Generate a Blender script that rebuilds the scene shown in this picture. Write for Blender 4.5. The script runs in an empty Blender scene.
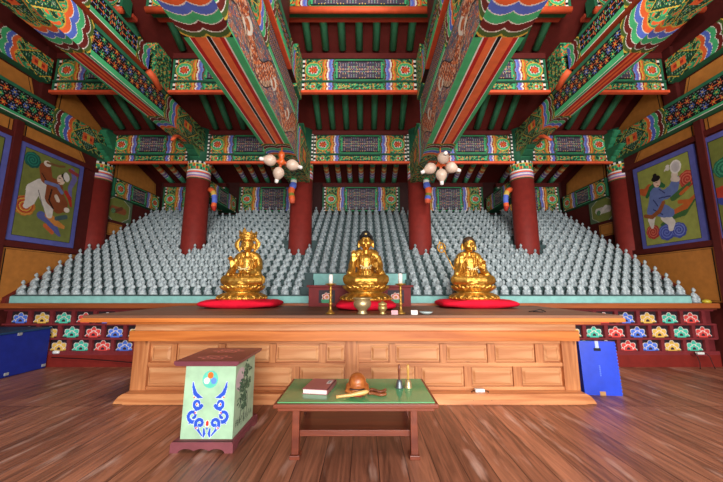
import bpy, bmesh, math, random
import numpy as np
from mathutils import Vector, Matrix
random.seed(4)
S = bpy.context.scene
C = S.collection
PI = math.pi

# ---------------------------------------------------------------- camera, world, lights, exposure
cam_d = bpy.data.cameras.new('camera'); cam = bpy.data.objects.new('camera', cam_d); C.objects.link(cam)
cam.location = (0.1, 0, 1.3); cam.rotation_euler = (math.radians(98.5), 0, 0)
cam_d.sensor_width = 36; cam_d.lens = 36*310/723; cam_d.shift_x = -3.0/723; cam_d.clip_start = .02
S.camera = cam
W = bpy.data.worlds.new('world'); S.world = W; W.use_nodes = True
bg = W.node_tree.nodes['Background']; bg.inputs[0].default_value = (.80, .90, 1, 1); bg.inputs[1].default_value = 1.0
S.view_settings.view_transform = 'Standard'; S.view_settings.look = 'None'
S.view_settings.exposure = 0.0; S.view_settings.gamma = 1.0
def area(name, loc, rot, sx, sy, power, col):
    l = bpy.data.lights.new(name, 'AREA'); l.shape = 'RECTANGLE'; l.size = sx; l.size_y = sy; l.energy = power; l.color = col
    o = bpy.data.objects.new(name, l); o.location = loc; o.rotation_euler = rot; C.objects.link(o); return o
R = math.radians
# daylight coming in through the open doors of the front wall behind the camera
area('door_daylight', (0.5, -4.4, 1.45), (R(95), 0, 0), 3.8, 2.4, 500, (1, .97, .93))
area('door_daylight', (4.4, -4.4, 1.45), (R(95), 0, R(10)), 2.2, 2.4, 220, (1, .97, .93))
area('door_daylight', (-4.4, -4.4, 1.45), (R(95), 0, R(-10)), 2.2, 2.4, 12, (1, .97, .93))
area('transom_daylight', (2.0, -4.4, 3.6), (R(84), 0, R(4)), 7.0, 1.1, 330, (.97, .98, 1))
# added overhead fill lights, out of view, for highlights on the statues
for x, w in ((-1.9, 125), (2.3, 205)): area('top_fill', (x, .9, 5.9), (R(38), 0, 0), .9, .9, w, (1, .95, .88))

# ---------------------------------------------------------------- helpers
def lin(c):
    c = np.asarray(c, float)/255.
    return np.where(c <= .04045, c/12.92, ((c+.055)/1.055)**2.4)
MATS = {}
def new_mat(name):
    m = bpy.data.materials.new(name); m.use_nodes = True; MATS[name] = m
    nt = m.node_tree; return m, nt, nt.nodes['Principled BSDF']
def paint_mat(name, rough=.6, spec=.3, noise=.12, metallic=0):
    m, nt, b = new_mat(name); N = nt.nodes
    at = N.new('ShaderNodeAttribute'); at.attribute_name = 'Col'
    nz = N.new('ShaderNodeTexNoise'); nz.inputs['Scale'].default_value = 9; nz.inputs['Detail'].default_value = 5
    tc = N.new('ShaderNodeTexCoord'); nt.links.new(tc.outputs['Object'], nz.inputs['Vector'])
    mr = N.new('ShaderNodeMapRange'); mr.inputs[1].default_value = .3; mr.inputs[2].default_value = .7
    mr.inputs[3].default_value = 1-noise; mr.inputs[4].default_value = 1+noise
    nt.links.new(nz.outputs['Fac'], mr.inputs[0])
    mx = N.new('ShaderNodeVectorMath'); mx.operation = 'SCALE'
    nt.links.new(at.outputs['Color'], mx.inputs[0]); nt.links.new(mr.outputs[0], mx.inputs['Scale'])
    nt.links.new(mx.outputs[0], b.inputs['Base Color'])
    b.inputs['Roughness'].default_value = rough; b.inputs['Specular IOR Level'].default_value = spec
    b.inputs['Metallic'].default_value = metallic
    return m
PAINT = paint_mat('painted_surface')
GLOSS = paint_mat('lacquered_surface', .28, .5, .08)
CLOTH = paint_mat('cloth_surface', .85, .15, .12)
METAL = paint_mat('metal_surface', .38, .5, .08, .65)
def wood_mat(name, c1, c2, scale, axis, rough=.45, spec=.4, knots=True):
    """pine-like grain running along an object axis"""
    m, nt, b = new_mat(name); N = nt.nodes; L = nt.links
    tc = N.new('ShaderNodeTexCoord'); mp = N.new('ShaderNodeMapping')
    sc = [scale]*3; sc[axis] = scale*.07; mp.inputs['Scale'].default_value = sc
    L.new(tc.outputs['Object'], mp.inputs['Vector'])
    nz = N.new('ShaderNodeTexNoise'); nz.inputs['Scale'].default_value = 1.2; nz.inputs['Detail'].default_value = 7; nz.inputs['Distortion'].default_value = .6
    L.new(mp.outputs[0], nz.inputs['Vector'])
    rp = N.new('ShaderNodeValToRGB'); rp.color_ramp.elements[0].position = .35; rp.color_ramp.elements[1].position = .68
    rp.color_ramp.elements[0].color = (*lin(c1), 1); rp.color_ramp.elements[1].color = (*lin(c2), 1)
    L.new(nz.outputs['Fac'], rp.inputs['Fac']); out = rp.outputs['Color']
    if knots:
        mp2 = N.new('ShaderNodeMapping'); s2 = [5.]*3; s2[axis] = 2.2; mp2.inputs['Scale'].default_value = s2
        L.new(tc.outputs['Object'], mp2.inputs['Vector'])
        vo = N.new('ShaderNodeTexVoronoi'); vo.inputs['Scale'].default_value = .9; L.new(mp2.outputs[0], vo.inputs['Vector'])
        mr = N.new('ShaderNodeMapRange'); mr.inputs[1].default_value = .05; mr.inputs[2].default_value = .12; mr.inputs[3].default_value = .75; mr.inputs[4].default_value = 0
        L.new(vo.outputs['Distance'], mr.inputs[0])
        mx = N.new('ShaderNodeMix'); mx.data_type = 'RGBA'; mx.inputs[7].default_value = (*lin((95, 45, 20)), 1)
        L.new(mr.outputs[0], mx.inputs[0]); L.new(out, mx.inputs[6]); out = mx.outputs[2]
    L.new(out, b.inputs['Base Color'])
    bp = N.new('ShaderNodeBump'); bp.inputs['Strength'].default_value = .12; bp.inputs['Distance'].default_value = .01
    L.new(nz.outputs['Fac'], bp.inputs['Height']); L.new(bp.outputs[0], b.inputs['Normal'])
    b.inputs['Roughness'].default_value = rough; b.inputs['Specular IOR Level'].default_value = spec
    return m
PINE = wood_mat('altar_pine', (166, 98, 56), (220, 154, 100), 9, 0)
PINEV = wood_mat('altar_pine_upright', (160, 92, 50), (216, 148, 94), 9, 2)
PINEP = wood_mat('altar_pine_pale', (192, 126, 78), (232, 178, 126), 9, 0)
PINEO = wood_mat('altar_pine_orange', (178, 94, 36), (222, 134, 62), 9, 0)
TOPW = wood_mat('altar_top_wood', (112, 74, 54), (146, 102, 76), 7, 0, .6, .25, False)
LEDGE = wood_mat('ledge_wood', (122, 62, 30), (170, 92, 44), 7, 0, .4, .5, False)
DESKW = wood_mat('desk_wood', (100, 44, 28), (136, 66, 40), 8, 0, .35, .5, False)
MOK = wood_mat('carved_wood', (150, 78, 34), (196, 116, 56), 14, 0, .3, .5, False)
def gold_mat():
    m, nt, b = new_mat('gilding'); N = nt.nodes; L = nt.links
    tc = N.new('ShaderNodeTexCoord'); nz = N.new('ShaderNodeTexNoise'); nz.inputs['Scale'].default_value = 26; nz.inputs['Detail'].default_value = 4
    L.new(tc.outputs['Object'], nz.inputs['Vector'])
    rp = N.new('ShaderNodeValToRGB'); rp.color_ramp.elements[0].position = .3; rp.color_ramp.elements[1].position = .7
    rp.color_ramp.elements[0].color = (*lin((178, 122, 40)), 1); rp.color_ramp.elements[1].color = (*lin((232, 182, 86)), 1)
    L.new(nz.outputs['Fac'], rp.inputs['Fac']); L.new(rp.outputs['Color'], b.inputs['Base Color'])
    b.inputs['Metallic'].default_value = .8; b.inputs['Roughness'].default_value = .36
    bp = N.new('ShaderNodeBump'); bp.inputs['Strength'].default_value = .15; bp.inputs['Distance'].default_value = .01
    L.new(nz.outputs['Fac'], bp.inputs['Height']); L.new(bp.outputs[0], b.inputs['Normal'])
    return m
GOLD = gold_mat()

class MB:
    """collects shapes, with a colour for each face, into one mesh"""
    def __init__(s): s.v = []; s.f = []; s.c = []; s.sm = []; s.n = 0
    def add(s, verts, faces, col, smooth=False):
        o = s.n; verts = np.asarray(verts, float); s.v.append(verts); s.n += len(verts)
        if isinstance(faces, np.ndarray):
            s.f.extend((faces+o).tolist()); nf = len(faces)
        else:
            s.f.extend([[i+o for i in f] for f in faces]); nf = len(faces)
        col = np.asarray(col, float)
        s.c.append(np.broadcast_to(col, (nf, 3)) if col.ndim == 1 else col); s.sm.extend([smooth]*nf)
        return s
    def box(s, lo, hi, col=(128, 128, 128), M=None, taper=None):
        x0, y0, z0 = lo; x1, y1, z1 = hi
        v = np.array([(x0,y0,z0),(x1,y0,z0),(x1,y1,z0),(x0,y1,z0),(x0,y0,z1),(x1,y0,z1),(x1,y1,z1),(x0,y1,z1)], float)
        if taper is not None:   # (dx, dy) inset of the top
            cx, cy = (x0+x1)/2, (y0+y1)/2
            v[4:, 0] = cx+(v[4:, 0]-cx)*(1-taper[0]); v[4:, 1] = cy+(v[4:, 1]-cy)*(1-taper[1])
        if M is not None: v = np.array([tuple(M @ Vector(p)) for p in v])
        return s.add(v, [(0,3,2,1),(4,5,6,7),(0,1,5,4),(1,2,6,5),(2,3,7,6),(3,0,4,7)], col)
    def lathe(s, prof, seg=24, col=(128,128,128), M=None, smooth=True, mod=None):
        """prof: (r, z[, colour]) from the bottom up, closed at both ends"""
        P = [p for p in prof]; n = len(P); v = []
        a = np.arange(seg)*2*PI/seg
        for p in P:
            r = p[0]*(1 if mod is None else mod(a, p[1]))
            v.append(np.stack([np.cos(a)*r, np.sin(a)*r, np.full(seg, p[1], float)], 1))
        v = np.concatenate(v); f = []; cc = []
        for i in range(n-1):
            for j in range(seg):
                k = (j+1) % seg; f.append((i*seg+j, i*seg+k, (i+1)*seg+k, (i+1)*seg+j))
                cc.append(P[i+1][2] if len(P[i+1]) > 2 else col)
        f.append(tuple(range(seg-1, -1, -1))); cc.append(P[0][2] if len(P[0]) > 2 else col)
        f.append(tuple((n-1)*seg+j for j in range(seg))); cc.append(P[-1][2] if len(P[-1]) > 2 else col)
        if M is not None: v = np.array([tuple(M @ Vector(p)) for p in v])
        return s.add(v, f, np.array(cc, float), smooth)
    def tube(s, pts, rad, seg=8, col=(128,128,128), smooth=True, sy=1.0, cols=None):
        pts = [Vector(p) for p in pts]; n = len(pts)
        if not hasattr(rad, '__len__'): rad = [rad]*n
        v = []; f = []; cc = []; up = None
        for i, p in enumerate(pts):
            d = (pts[min(i+1, n-1)]-pts[max(i-1, 0)])
            d = d.normalized() if d.length > 1e-9 else Vector((0, 0, 1))
            if up is None: up = Vector((0, 0, 1)) if abs(d.z) < .9 else Vector((0, 1, 0))
            x = d.cross(up).normalized(); y = x.cross(d).normalized(); up = y
            for j in range(seg):
                a = 2*PI*j/seg; v.append(tuple(p+x*(math.cos(a)*rad[i])+y*(math.sin(a)*rad[i]*sy)))
        for i in range(n-1):
            for j in range(seg):
                k = (j+1) % seg; f.append((i*seg+j, i*seg+k, (i+1)*seg+k, (i+1)*seg+j)); cc.append(cols[i] if cols else col)
        f.append(tuple(range(seg-1, -1, -1))); f.append(tuple((n-1)*seg+j for j in range(seg))); cc += [cc[0], cc[-1]]
        return s.add(v, f, np.array(cc, float), smooth)
    def ball(s, c, r, seg=14, rings=9, col=(128,128,128), M=None):
        r = (r, r, r) if not hasattr(r, '__len__') else r
        v = [(0, 0, -1)]; f = []
        for i in range(1, rings):
            t = -PI/2+PI*i/rings
            for j in range(seg):
                a = 2*PI*j/seg; v.append((math.cos(t)*math.cos(a), math.cos(t)*math.sin(a), math.sin(t)))
        v.append((0, 0, 1)); v = np.array(v)*np.array(r)
        if M is not None: v = np.array([tuple(M @ Vector(p)) for p in v])
        v = v+np.array(c)
        for j in range(seg):
            k = (j+1) % seg; f.append((0, 1+k, 1+j)); b = 1+(rings-2)*seg; f.append((b+j, b+k, len(v)-1))
            for i in range(rings-2): q = 1+i*seg; f.append((q+j, q+k, q+seg+k, q+seg+j))
        return s.add(v, f, col, True)
    def prism(s, poly, axis, a, b, col=(128,128,128)):
        """poly: 2-D outline (counter-clockwise) in the two other axes, pushed from a to b along axis"""
        n = len(poly); v = []
        for q in (a, b):
            for p in poly:
                w = [p[0], p[1]]; w.insert(axis, q); v.append(w)
        f = [tuple(range(n-1, -1, -1)), tuple(range(n, 2*n))]+[(i, (i+1) % n, n+(i+1) % n, n+i) for i in range(n)]
        return s.add(v, f, col)
    def grid(s, P00, eu, ev, nu, nv, cols):
        """flat sheet of nu x nv coloured cells"""
        u = np.linspace(0, 1, nu+1); v = np.linspace(0, 1, nv+1); U, V = np.meshgrid(u, v, indexing='ij')
        pts = np.asarray(P00)[None, None]+U[..., None]*np.asarray(eu)+V[..., None]*np.asarray(ev)
        i, j = np.meshgrid(np.arange(nu), np.arange(nv), indexing='ij'); q = i*(nv+1)+j
        f = np.stack([q, q+nv+1, q+nv+2, q+1], -1).reshape(-1, 4)
        return s.add(pts.reshape(-1, 3), f, np.asarray(cols).reshape(-1, 3))
    def build(s, name, mat, parent=None, origin=None, bevel=0, smooth=None, fixn=True):
        V = np.concatenate(s.v)
        me = bpy.data.meshes.new(name)
        if origin is None: origin = ((V[:, 0].min()+V[:, 0].max())/2, (V[:, 1].min()+V[:, 1].max())/2, V[:, 2].min())
        me.from_pydata((V-np.array(origin)).tolist(), [], s.f)
        cols = np.concatenate(s.c); at = me.attributes.new('Col', 'FLOAT_COLOR', 'CORNER')
        ln = np.empty(len(me.polygons), dtype=np.int32); me.polygons.foreach_get('loop_total', ln)
        lc = np.repeat(lin(cols), ln, axis=0); lc = np.concatenate([lc, np.ones((len(lc), 1))], 1)
        at.data.foreach_set('color', lc.astype(np.float32).ravel())
        me.polygons.foreach_set('use_smooth', s.sm)
        if fixn and len(s.f) < 6000:
            bm = bmesh.new(); bm.from_mesh(me); bmesh.ops.recalc_face_normals(bm, faces=bm.faces); bm.to_mesh(me); bm.free()
        me.materials.append(mat)
        o = bpy.data.objects.new(name, me); C.objects.link(o); o.location = origin
        if parent is not None: attach(o, parent)
        if bevel:
            b = o.modifiers.new('bevel', 'BEVEL'); b.width = bevel; b.segments = 2; b.limit_method = 'ANGLE'
        return o
PLOC = {}
def wloc(p):
    v = Vector(p.location)
    while p.parent: p = p.parent; v += Vector(p.location)
    return v
def attach(o, parent):
    """the part keeps its place in the world (no parent is turned while building)"""
    o.location = Vector(o.location)-wloc(parent); o.parent = parent
def tag(o, label, cat, group=None):
    o['label'] = label; o['category'] = cat
    if group: o['group'] = group
    return o
def thing(name, label, cat, loc, group=None):
    o = bpy.data.objects.new(name, None); C.objects.link(o); o.location = loc; o.empty_display_size = .1
    return tag(o, label, cat, group)
def struct(o): o['kind'] = 'structure'; return o

# ---------------------------------------------------------------- painted pattern colours
GR = (52, 132, 88); LG = (70, 172, 112); DG = (22, 62, 44); MG = (40, 104, 72); OR = (222, 98, 50); RD = (168, 42, 30); MA = (104, 34, 30)
BL = (86, 108, 196); PU = (142, 110, 170); BK = (16, 16, 18); WH = (226, 222, 212); YE = (206, 170, 66); OL = (128, 128, 52)
DR = (86, 28, 24); OC = (184, 118, 52); PK = (216, 140, 120); TE = (60, 160, 140)
def full(a, c): return np.broadcast_to(np.array(c, float), a.shape+(3,)).copy()
def setc(col, m, c): col[m] = c
def swirl(a, b, k=1.0):
    """green leaf scrolls"""
    w = np.sin(31*k*a+2.2*np.sin(23*k*b))*np.sin(29*k*b+2.2*np.sin(21*k*a))
    c = full(a, GR); setc(c, w > .25, DG); setc(c, (w > .1) & (w <= .25), YE); setc(c, w < -.35, LG); setc(c, w < -.7, OR)
    return c
def lattice(a, b, cell=.075, pal=(PK, OR, (120, 140, 190), LG), ground=BK, six=False):
    j = np.floor(b/cell); a = a+.5*cell*(j % 2); i = np.floor(a/cell)
    x = a/cell-i-.5; y = b/cell-j-.5; r = np.hypot(x, y); th = np.arctan2(y, x)
    k = ((i+2*j) % len(pal)).astype(int)
    c = full(a, ground); n = 6 if six else 4
    pet = r < .46*(.55+.45*np.cos(n*th))
    P = np.array(pal, float); c[pet] = P[k[pet]]
    setc(c, r < .12, YE); setc(c, (np.abs(x) > .40) & (np.abs(y) > .36), (150, 150, 140))
    return c
def lotus(c, x, y, R0, cols=(RD, OR, WH)):
    """a lotus seen from the side: a fan of petals round (0, 0)"""
    r = np.hypot(x, y*1.15)/R0; th = np.arctan2(y, x); pet = .72+.28*np.abs(np.cos(3.5*th))
    setc(c, r < pet, cols[2]); setc(c, r < pet-.13, cols[0]); setc(c, r < .55, cols[1]); setc(c, r < .3, cols[0]); setc(c, r < .14, YE)
def lintel_face(L, H, seed=0):
    def f(a, b):
        e = np.minimum(a, L-a); z = min(1.0, L/2.2)
        c = swirl(e+seed, b)
        setc(c, e < .045, MG)
        ck = (e >= .045) & (e < .095); w = (np.floor(b/.05) % 2 == 0); setc(c, ck & w, WH); setc(c, ck & ~w, BK)
        setc(c, (e >= .095) & (e < .115), OR)
        x = e-.255*z; lotus_m = np.hypot(x, b-H*.5) < .15*min(1, H/.42)
        rr = np.hypot(x, (b-H*.5)); R0 = .14*min(1, H/.42)
        setc(c, rr < R0*1.28, DG); setc(c, rr < R0*1.18, YE); setc(c, rr < R0*1.05, LG)
        lotus(c, x, b-H*.5, R0*.8)
        k = (e+.03*np.abs(np.sin(PI*b/H*2))-.44*z)/.026
        for q, cc in enumerate((OL, OR, YE, RD, WH, PU, BL, (120, 140, 200), MA, GR)): setc(c, (k >= q) & (k < q+1), cc)
        p = (e > .44*z+.25)
        q = lattice(a, b, .046, ((176, 128, 126), (126, 118, 156), (96, 150, 130), (150, 110, 120)), (70, 62, 78)) if H > .3 else swirl(a, b, 1.3)
        c[p] = q[p]
        mg = .05 if H > .3 else .03
        ed = p & ((b < mg) | (b > H-mg) | (e < .44*z+.28)); setc(c, ed, LG)
        setc(c, p & ((np.abs(b-mg) < .01) | (np.abs(b-H+mg) < .01)), BK)
        setc(c, b < .012, DG); setc(c, b > H-.012, DG)
        return c
    return f
def meo(c, s, t, k=1.0):
    """beam-end ornament: scalloped bands going out from the bare middle (s: metres outward, t: 0..1 across)"""
    lob = .055*np.abs(np.sin(PI*(t*2)))**.7+.03*np.abs(np.sin(PI*t))
    d = (s+lob*k-.03)/k
    m = s > -.06
    seq = ((.018, BK), (.045, YE), (.10, (74, 96, 44)), (.112, WH), (.19, MA), (.20, WH), (.285, LG), (.295, WH), (.375, BL), (.387, WH), (.46, OR), (.475, YE))
    lo = -.03
    for hi, cc in seq:
        setc(c, m & (d >= lo) & (d < hi), cc); lo = hi
    rest = d >= lo
    w = swirl(s*.8, t*.6, .8); c[rest] = w[rest]
    x = s-.86*k; y = (t-.5)*.62
    dd = np.abs(x)/(.36*k)+np.abs(y)/.30
    setc(c, rest & (dd < 1.12), YE); setc(c, rest & (dd < 1.05), DG)
    mo = lattice(s, t*.5, .045, (LG, GR, (150, 190, 150), GR), DG); mm = rest & (dd < .95); c[mm] = mo[mm]
    setc(c, rest & (np.abs(x) < .15*k) & (np.abs(y) < .1), OR); setc(c, rest & (np.abs(x) < .10*k) & (np.abs(y) < .03), RD)
    setc(c, rest & (np.abs(x) < .04*k) & (np.abs(y) < .08), YE)
    return c
def pbox(name, lo, hi, faces, base, res=.016, mat=None, parent=None, orange=None, res2=None):
    """a timber whose chosen faces carry painted patterns; faces: {'+x': f(a, b)} with a, b in metres from the low corner"""
    lo = np.array(lo, float); hi = np.array(hi, float); d = hi-lo; m = MB()
    spec = {'-x': ((lo[0], lo[1], lo[2]), 1, 2), '+x': ((hi[0], lo[1], lo[2]), 1, 2), '-y': ((lo[0], lo[1], lo[2]), 0, 2),
            '+y': ((lo[0], hi[1], lo[2]), 0, 2), '-z': ((lo[0], lo[1], lo[2]), 0, 1), '+z': ((lo[0], lo[1], hi[2]), 0, 1)}
    for k, (p, ua, va) in spec.items():
        eu = np.zeros(3); eu[ua] = d[ua]; ev = np.zeros(3); ev[va] = d[va]
        fn = faces.get(k)
        if fn is None: m.grid(p, eu, ev, 1, 1, np.array(base, float)[None, None]); continue
        if isinstance(fn, tuple): m.grid(p, eu, ev, 1, 1, np.array(fn, float)[None, None]); continue
        nu = max(2, int(d[ua]/res)); nv = max(2, int(d[va]/(res2 or res)))
        a = (np.arange(nu)+.5)/nu*d[ua]; b = (np.arange(nv)+.5)/nv*d[va]; A, B = np.meshgrid(a, b, indexing='ij')
        m.grid(p, eu, ev, nu, nv, fn(A, B))
    V = np.concatenate(m.v)
    return m.build(name, mat or PAINT, parent, fixn=False)
def slab(name, lo, hi, col, mat=None, parent=None, bevel=0):
    return MB().box(lo, hi, col).build(name, mat or PAINT, parent, bevel=bevel)
def remeshed(name, prims, voxel, smooth=2, decim=None):
    """grow ONE continuous skin round a set of overlapping forms"""
    o = prims.build('form', PAINT, fixn=True)
    r = o.modifiers.new('r', 'REMESH'); r.mode = 'VOXEL'; r.voxel_size = voxel; r.use_smooth_shade = True
    if smooth: s = o.modifiers.new('s', 'SMOOTH'); s.factor = .5; s.iterations = smooth
    if decim: d = o.modifiers.new('d', 'DECIMATE'); d.ratio = decim
    dg = bpy.context.evaluated_depsgraph_get(); me = bpy.data.meshes.new_from_object(o.evaluated_get(dg)); me.name = name
    loc = Vector(o.location); old = o.data
    bpy.data.objects.remove(o); bpy.data.meshes.remove(old)
    me.transform(Matrix.Translation(loc)); me.materials.clear()
    for a in list(me.attributes):
        if a.name == 'Col': me.attributes.remove(a)
    me.polygons.foreach_set('use_smooth', [True]*len(me.polygons))
    return me
def place(me, name, mat, parent, loc=(0, 0, 0)):
    o = bpy.data.objects.new(name, me); C.objects.link(o); o.location = loc
    if not me.materials: me.materials.append(mat)
    if parent is not None: attach(o, parent)
    return o

# ---------------------------------------------------------------- floor, walls, roof
def floor_mat():
    m, nt, b = new_mat('floor_boards'); N = nt.nodes; L = nt.links
    tc = N.new('ShaderNodeTexCoord'); sp = N.new('ShaderNodeSeparateXYZ'); cb = N.new('ShaderNodeCombineXYZ')
    L.new(tc.outputs['Object'], sp.inputs[0]); L.new(sp.outputs['Y'], cb.inputs['X']); L.new(sp.outputs['X'], cb.inputs['Y'])
    br = N.new('ShaderNodeTexBrick'); br.offset = 0.0; br.inputs['Scale'].default_value = 1
    br.inputs['Brick Width'].default_value = 1.62; br.inputs['Row Height'].default_value = .205
    br.inputs['Mortar Size'].default_value = .004; br.inputs['Mortar Smooth'].default_value = .3; br.inputs['Bias'].default_value = 0
    br.inputs['Color1'].default_value = (*lin((128, 82, 62)), 1); br.inputs['Color2'].default_value = (*lin((164, 110, 84)), 1); br.inputs['Mortar'].default_value = (*lin((70, 38, 28)), 1)
    L.new(cb.outputs[0], br.inputs['Vector'])
    mp = N.new('ShaderNodeMapping'); mp.inputs['Scale'].default_value = (11, .8, 1); L.new(tc.outputs['Object'], mp.inputs['Vector'])
    # each board shifts its own grain
    ad = N.new('ShaderNodeVectorMath'); ad.operation = 'ADD'; sc = N.new('ShaderNodeVectorMath'); sc.operation = 'SCALE'; sc.inputs['Scale'].default_value = 60
    L.new(br.outputs['Color'], sc.inputs[0]); L.new(mp.outputs[0], ad.inputs[0]); L.new(sc.outputs[0], ad.inputs[1])
    nz = N.new('ShaderNodeTexNoise'); nz.inputs['Scale'].default_value = 1.6; nz.inputs['Detail'].default_value = 8; nz.inputs['Distortion'].default_value = 1.6; L.new(ad.outputs[0], nz.inputs['Vector'])
    rp = N.new('ShaderNodeValToRGB'); e = rp.color_ramp.elements; e[0].position = .33; e[1].position = .66
    e[0].color = (.5, .46, .45, 1); e[1].color = (1.28, 1.2, 1.15, 1)
    L.new(nz.outputs['Fac'], rp.inputs['Fac'])
    mx = N.new('ShaderNodeMix'); mx.data_type = 'RGBA'; mx.blend_type = 'MULTIPLY'; mx.inputs[0].default_value = 1
    L.new(br.outputs['Color'], mx.inputs[6]); L.new(rp.outputs['Color'], mx.inputs[7])
    # pale worn streaks in the varnish
    mp3 = N.new('ShaderNodeMapping'); mp3.inputs['Scale'].default_value = (7, 1.2, 1); L.new(tc.outputs['Object'], mp3.inputs['Vector'])
    n3 = N.new('ShaderNodeTexNoise'); n3.inputs['Scale'].default_value = 1.3; n3.inputs['Detail'].default_value = 9; L.new(mp3.outputs[0], n3.inputs['Vector'])
    mr = N.new('ShaderNodeMapRange'); mr.inputs[1].default_value = .58; mr.inputs[2].default_value = .74; mr.inputs[3].default_value = 0; mr.inputs[4].default_value = .6; L.new(n3.outputs['Fac'], mr.inputs[0])
    m2 = N.new('ShaderNodeMix'); m2.data_type = 'RGBA'; m2.inputs[7].default_value = (*lin((214, 178, 162)), 1)
    L.new(mr.outputs[0], m2.inputs[0]); L.new(mx.outputs[2], m2.inputs[6]); L.new(m2.outputs[2], b.inputs['Base Color'])
    r2 = N.new('ShaderNodeMapRange'); r2.inputs[3].default_value = .28; r2.inputs[4].default_value = .55; L.new(nz.outputs['Fac'], r2.inputs[0]); L.new(r2.outputs[0], b.inputs['Roughness'])
    bp = N.new('ShaderNodeBump'); bp.inputs['Strength'].default_value = .25; bp.inputs['Distance'].default_value = .01
    L.new(nz.outputs['Fac'], bp.inputs['Height']); L.new(bp.outputs[0], b.inputs['Normal'])
    return m
FLOOR = floor_mat()
struct(MB().box((-6.2, -4.6, -.1), (6.2, 9.2, 0), (120, 66, 42)).build('floor', FLOOR, origin=(0, .42, 0)))
# front wall behind the camera: three open doorways
fw = MB()
for a, b in ((-6.2, -5.6), (-3.2, -1.9), (2.5, 3.2), (5.6, 6.2)): fw.box((a, -4.65, 0), (b, -4.5, 4.2), DR)
fw.box((-6.2, -4.65, 2.75), (6.2, -4.5, 3.0), DR); fw.box((-6.2, -4.65, 4.2), (6.2, -4.5, 5.2), DR)
struct(fw.build('wall_front', PAINT))
RP = [(-4.65, 4.75), (1.2, 7.95), (5.5, 5.87), (7.0, 5.02), (9.15, 4.37)]     # line of the rafters (Y, Z)
for s, nm in ((-1, 'wall_left'), (1, 'wall_right')):
    poly = [(-4.65, 0), (9.15, 0)]+[(y, z+.12) for y, z in RP[::-1]]
    w = MB().prism(poly, 0, s*6.05, s*6.2, (84, 28, 24)); struct(w.build(nm, PAINT))
struct(slab('wall_back', (-6.2, 9.05, 0), (6.2, 9.2, 4.6), (60, 24, 20)))
ce = MB()
for (y0, z0), (y1, z1) in zip(RP[:-1], RP[1:]):
    ce.prism([(y0, z0+.05), (y1, z1+.05), (y1, z1+.13), (y0, z0+.13)], 0, -6.2, 6.2, (96, 30, 24))
struct(ce.build('ceiling', PAINT))

BAYS = [('left outer', -5.85, -4.0), ('left inner', -3.6, -1.62), ('center', -1.14, 1.14), ('right inner', 1.62, 3.6), ('right outer', 4.0, 5.85)]
ORD = ['first', 'second', 'third', 'fourth', 'fifth', 'sixth', 'seventh', 'eighth', 'ninth', 'tenth']
def ordinal(n):
    if n <= 10: return ORD[n-1]
    w = {11: 'eleventh', 12: 'twelfth', 13: 'thirteenth', 14: 'fourteenth', 15: 'fifteenth', 16: 'sixteenth', 17: 'seventeenth', 18: 'eighteenth', 19: 'nineteenth', 20: 'twentieth', 30: 'thirtieth'}
    if n in w: return w[n]
    return ('twenty-' if n < 30 else 'thirty-')+ORD[n % 10-1]
# rafters: one round pole each
def rafter(p0, p1, painted):
    m = MB(); d = np.array(p1, float)-np.array(p0, float); r = .07
    if painted:
        st = [(0, None), (.56, (92, 190, 142)), (.60, (240, 130, 70)), (.64, (240, 220, 140)), (.68, (240, 130, 70)), (.71, (226, 220, 200)), (.745, PU), (.765, (226, 220, 210)), (.79, BL), (.80, (226, 220, 210)), (1, (92, 190, 144))]
    else: st = [(0, None), (1, (70, 146, 108))]
    pts = [tuple(np.array(p0)+d*t) for t, _ in st]; m.tube(pts, r, 12, cols=[c for _, c in st[1:]])
    return m
SEG = [('upper', (3.2, 6.98), (5.42, 5.90)), ('middle', (5.55, 5.84), (6.9, 5.07)), ('lower', (7.1, 4.98), (9.04, 4.40))]
for sn, (y0, z0), (y1, z1) in SEG:
    src = None
    for bn, xa, xb in BAYS:
        n = int((xb-xa)/.325); n0 = (xb-xa)/n
        for i in range(n):
            x = xa+(i+.5)*n0
            if src is None:
                src = rafter((0, y0, z0-.02), (0, y1, z1-.02), sn == 'lower').build('roof_rafter', PAINT, origin=(0, y1, z1)); o = src
            else: o = src.copy(); C.objects.link(o)
            o.location = (x, y1, z1)
            tag(o, 'round green rafter, %s from left, %s bay, %s roof slope' % (ordinal(i+1), bn, sn), 'rafter', 'rafters of the %s roof slope' % sn)

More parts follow.
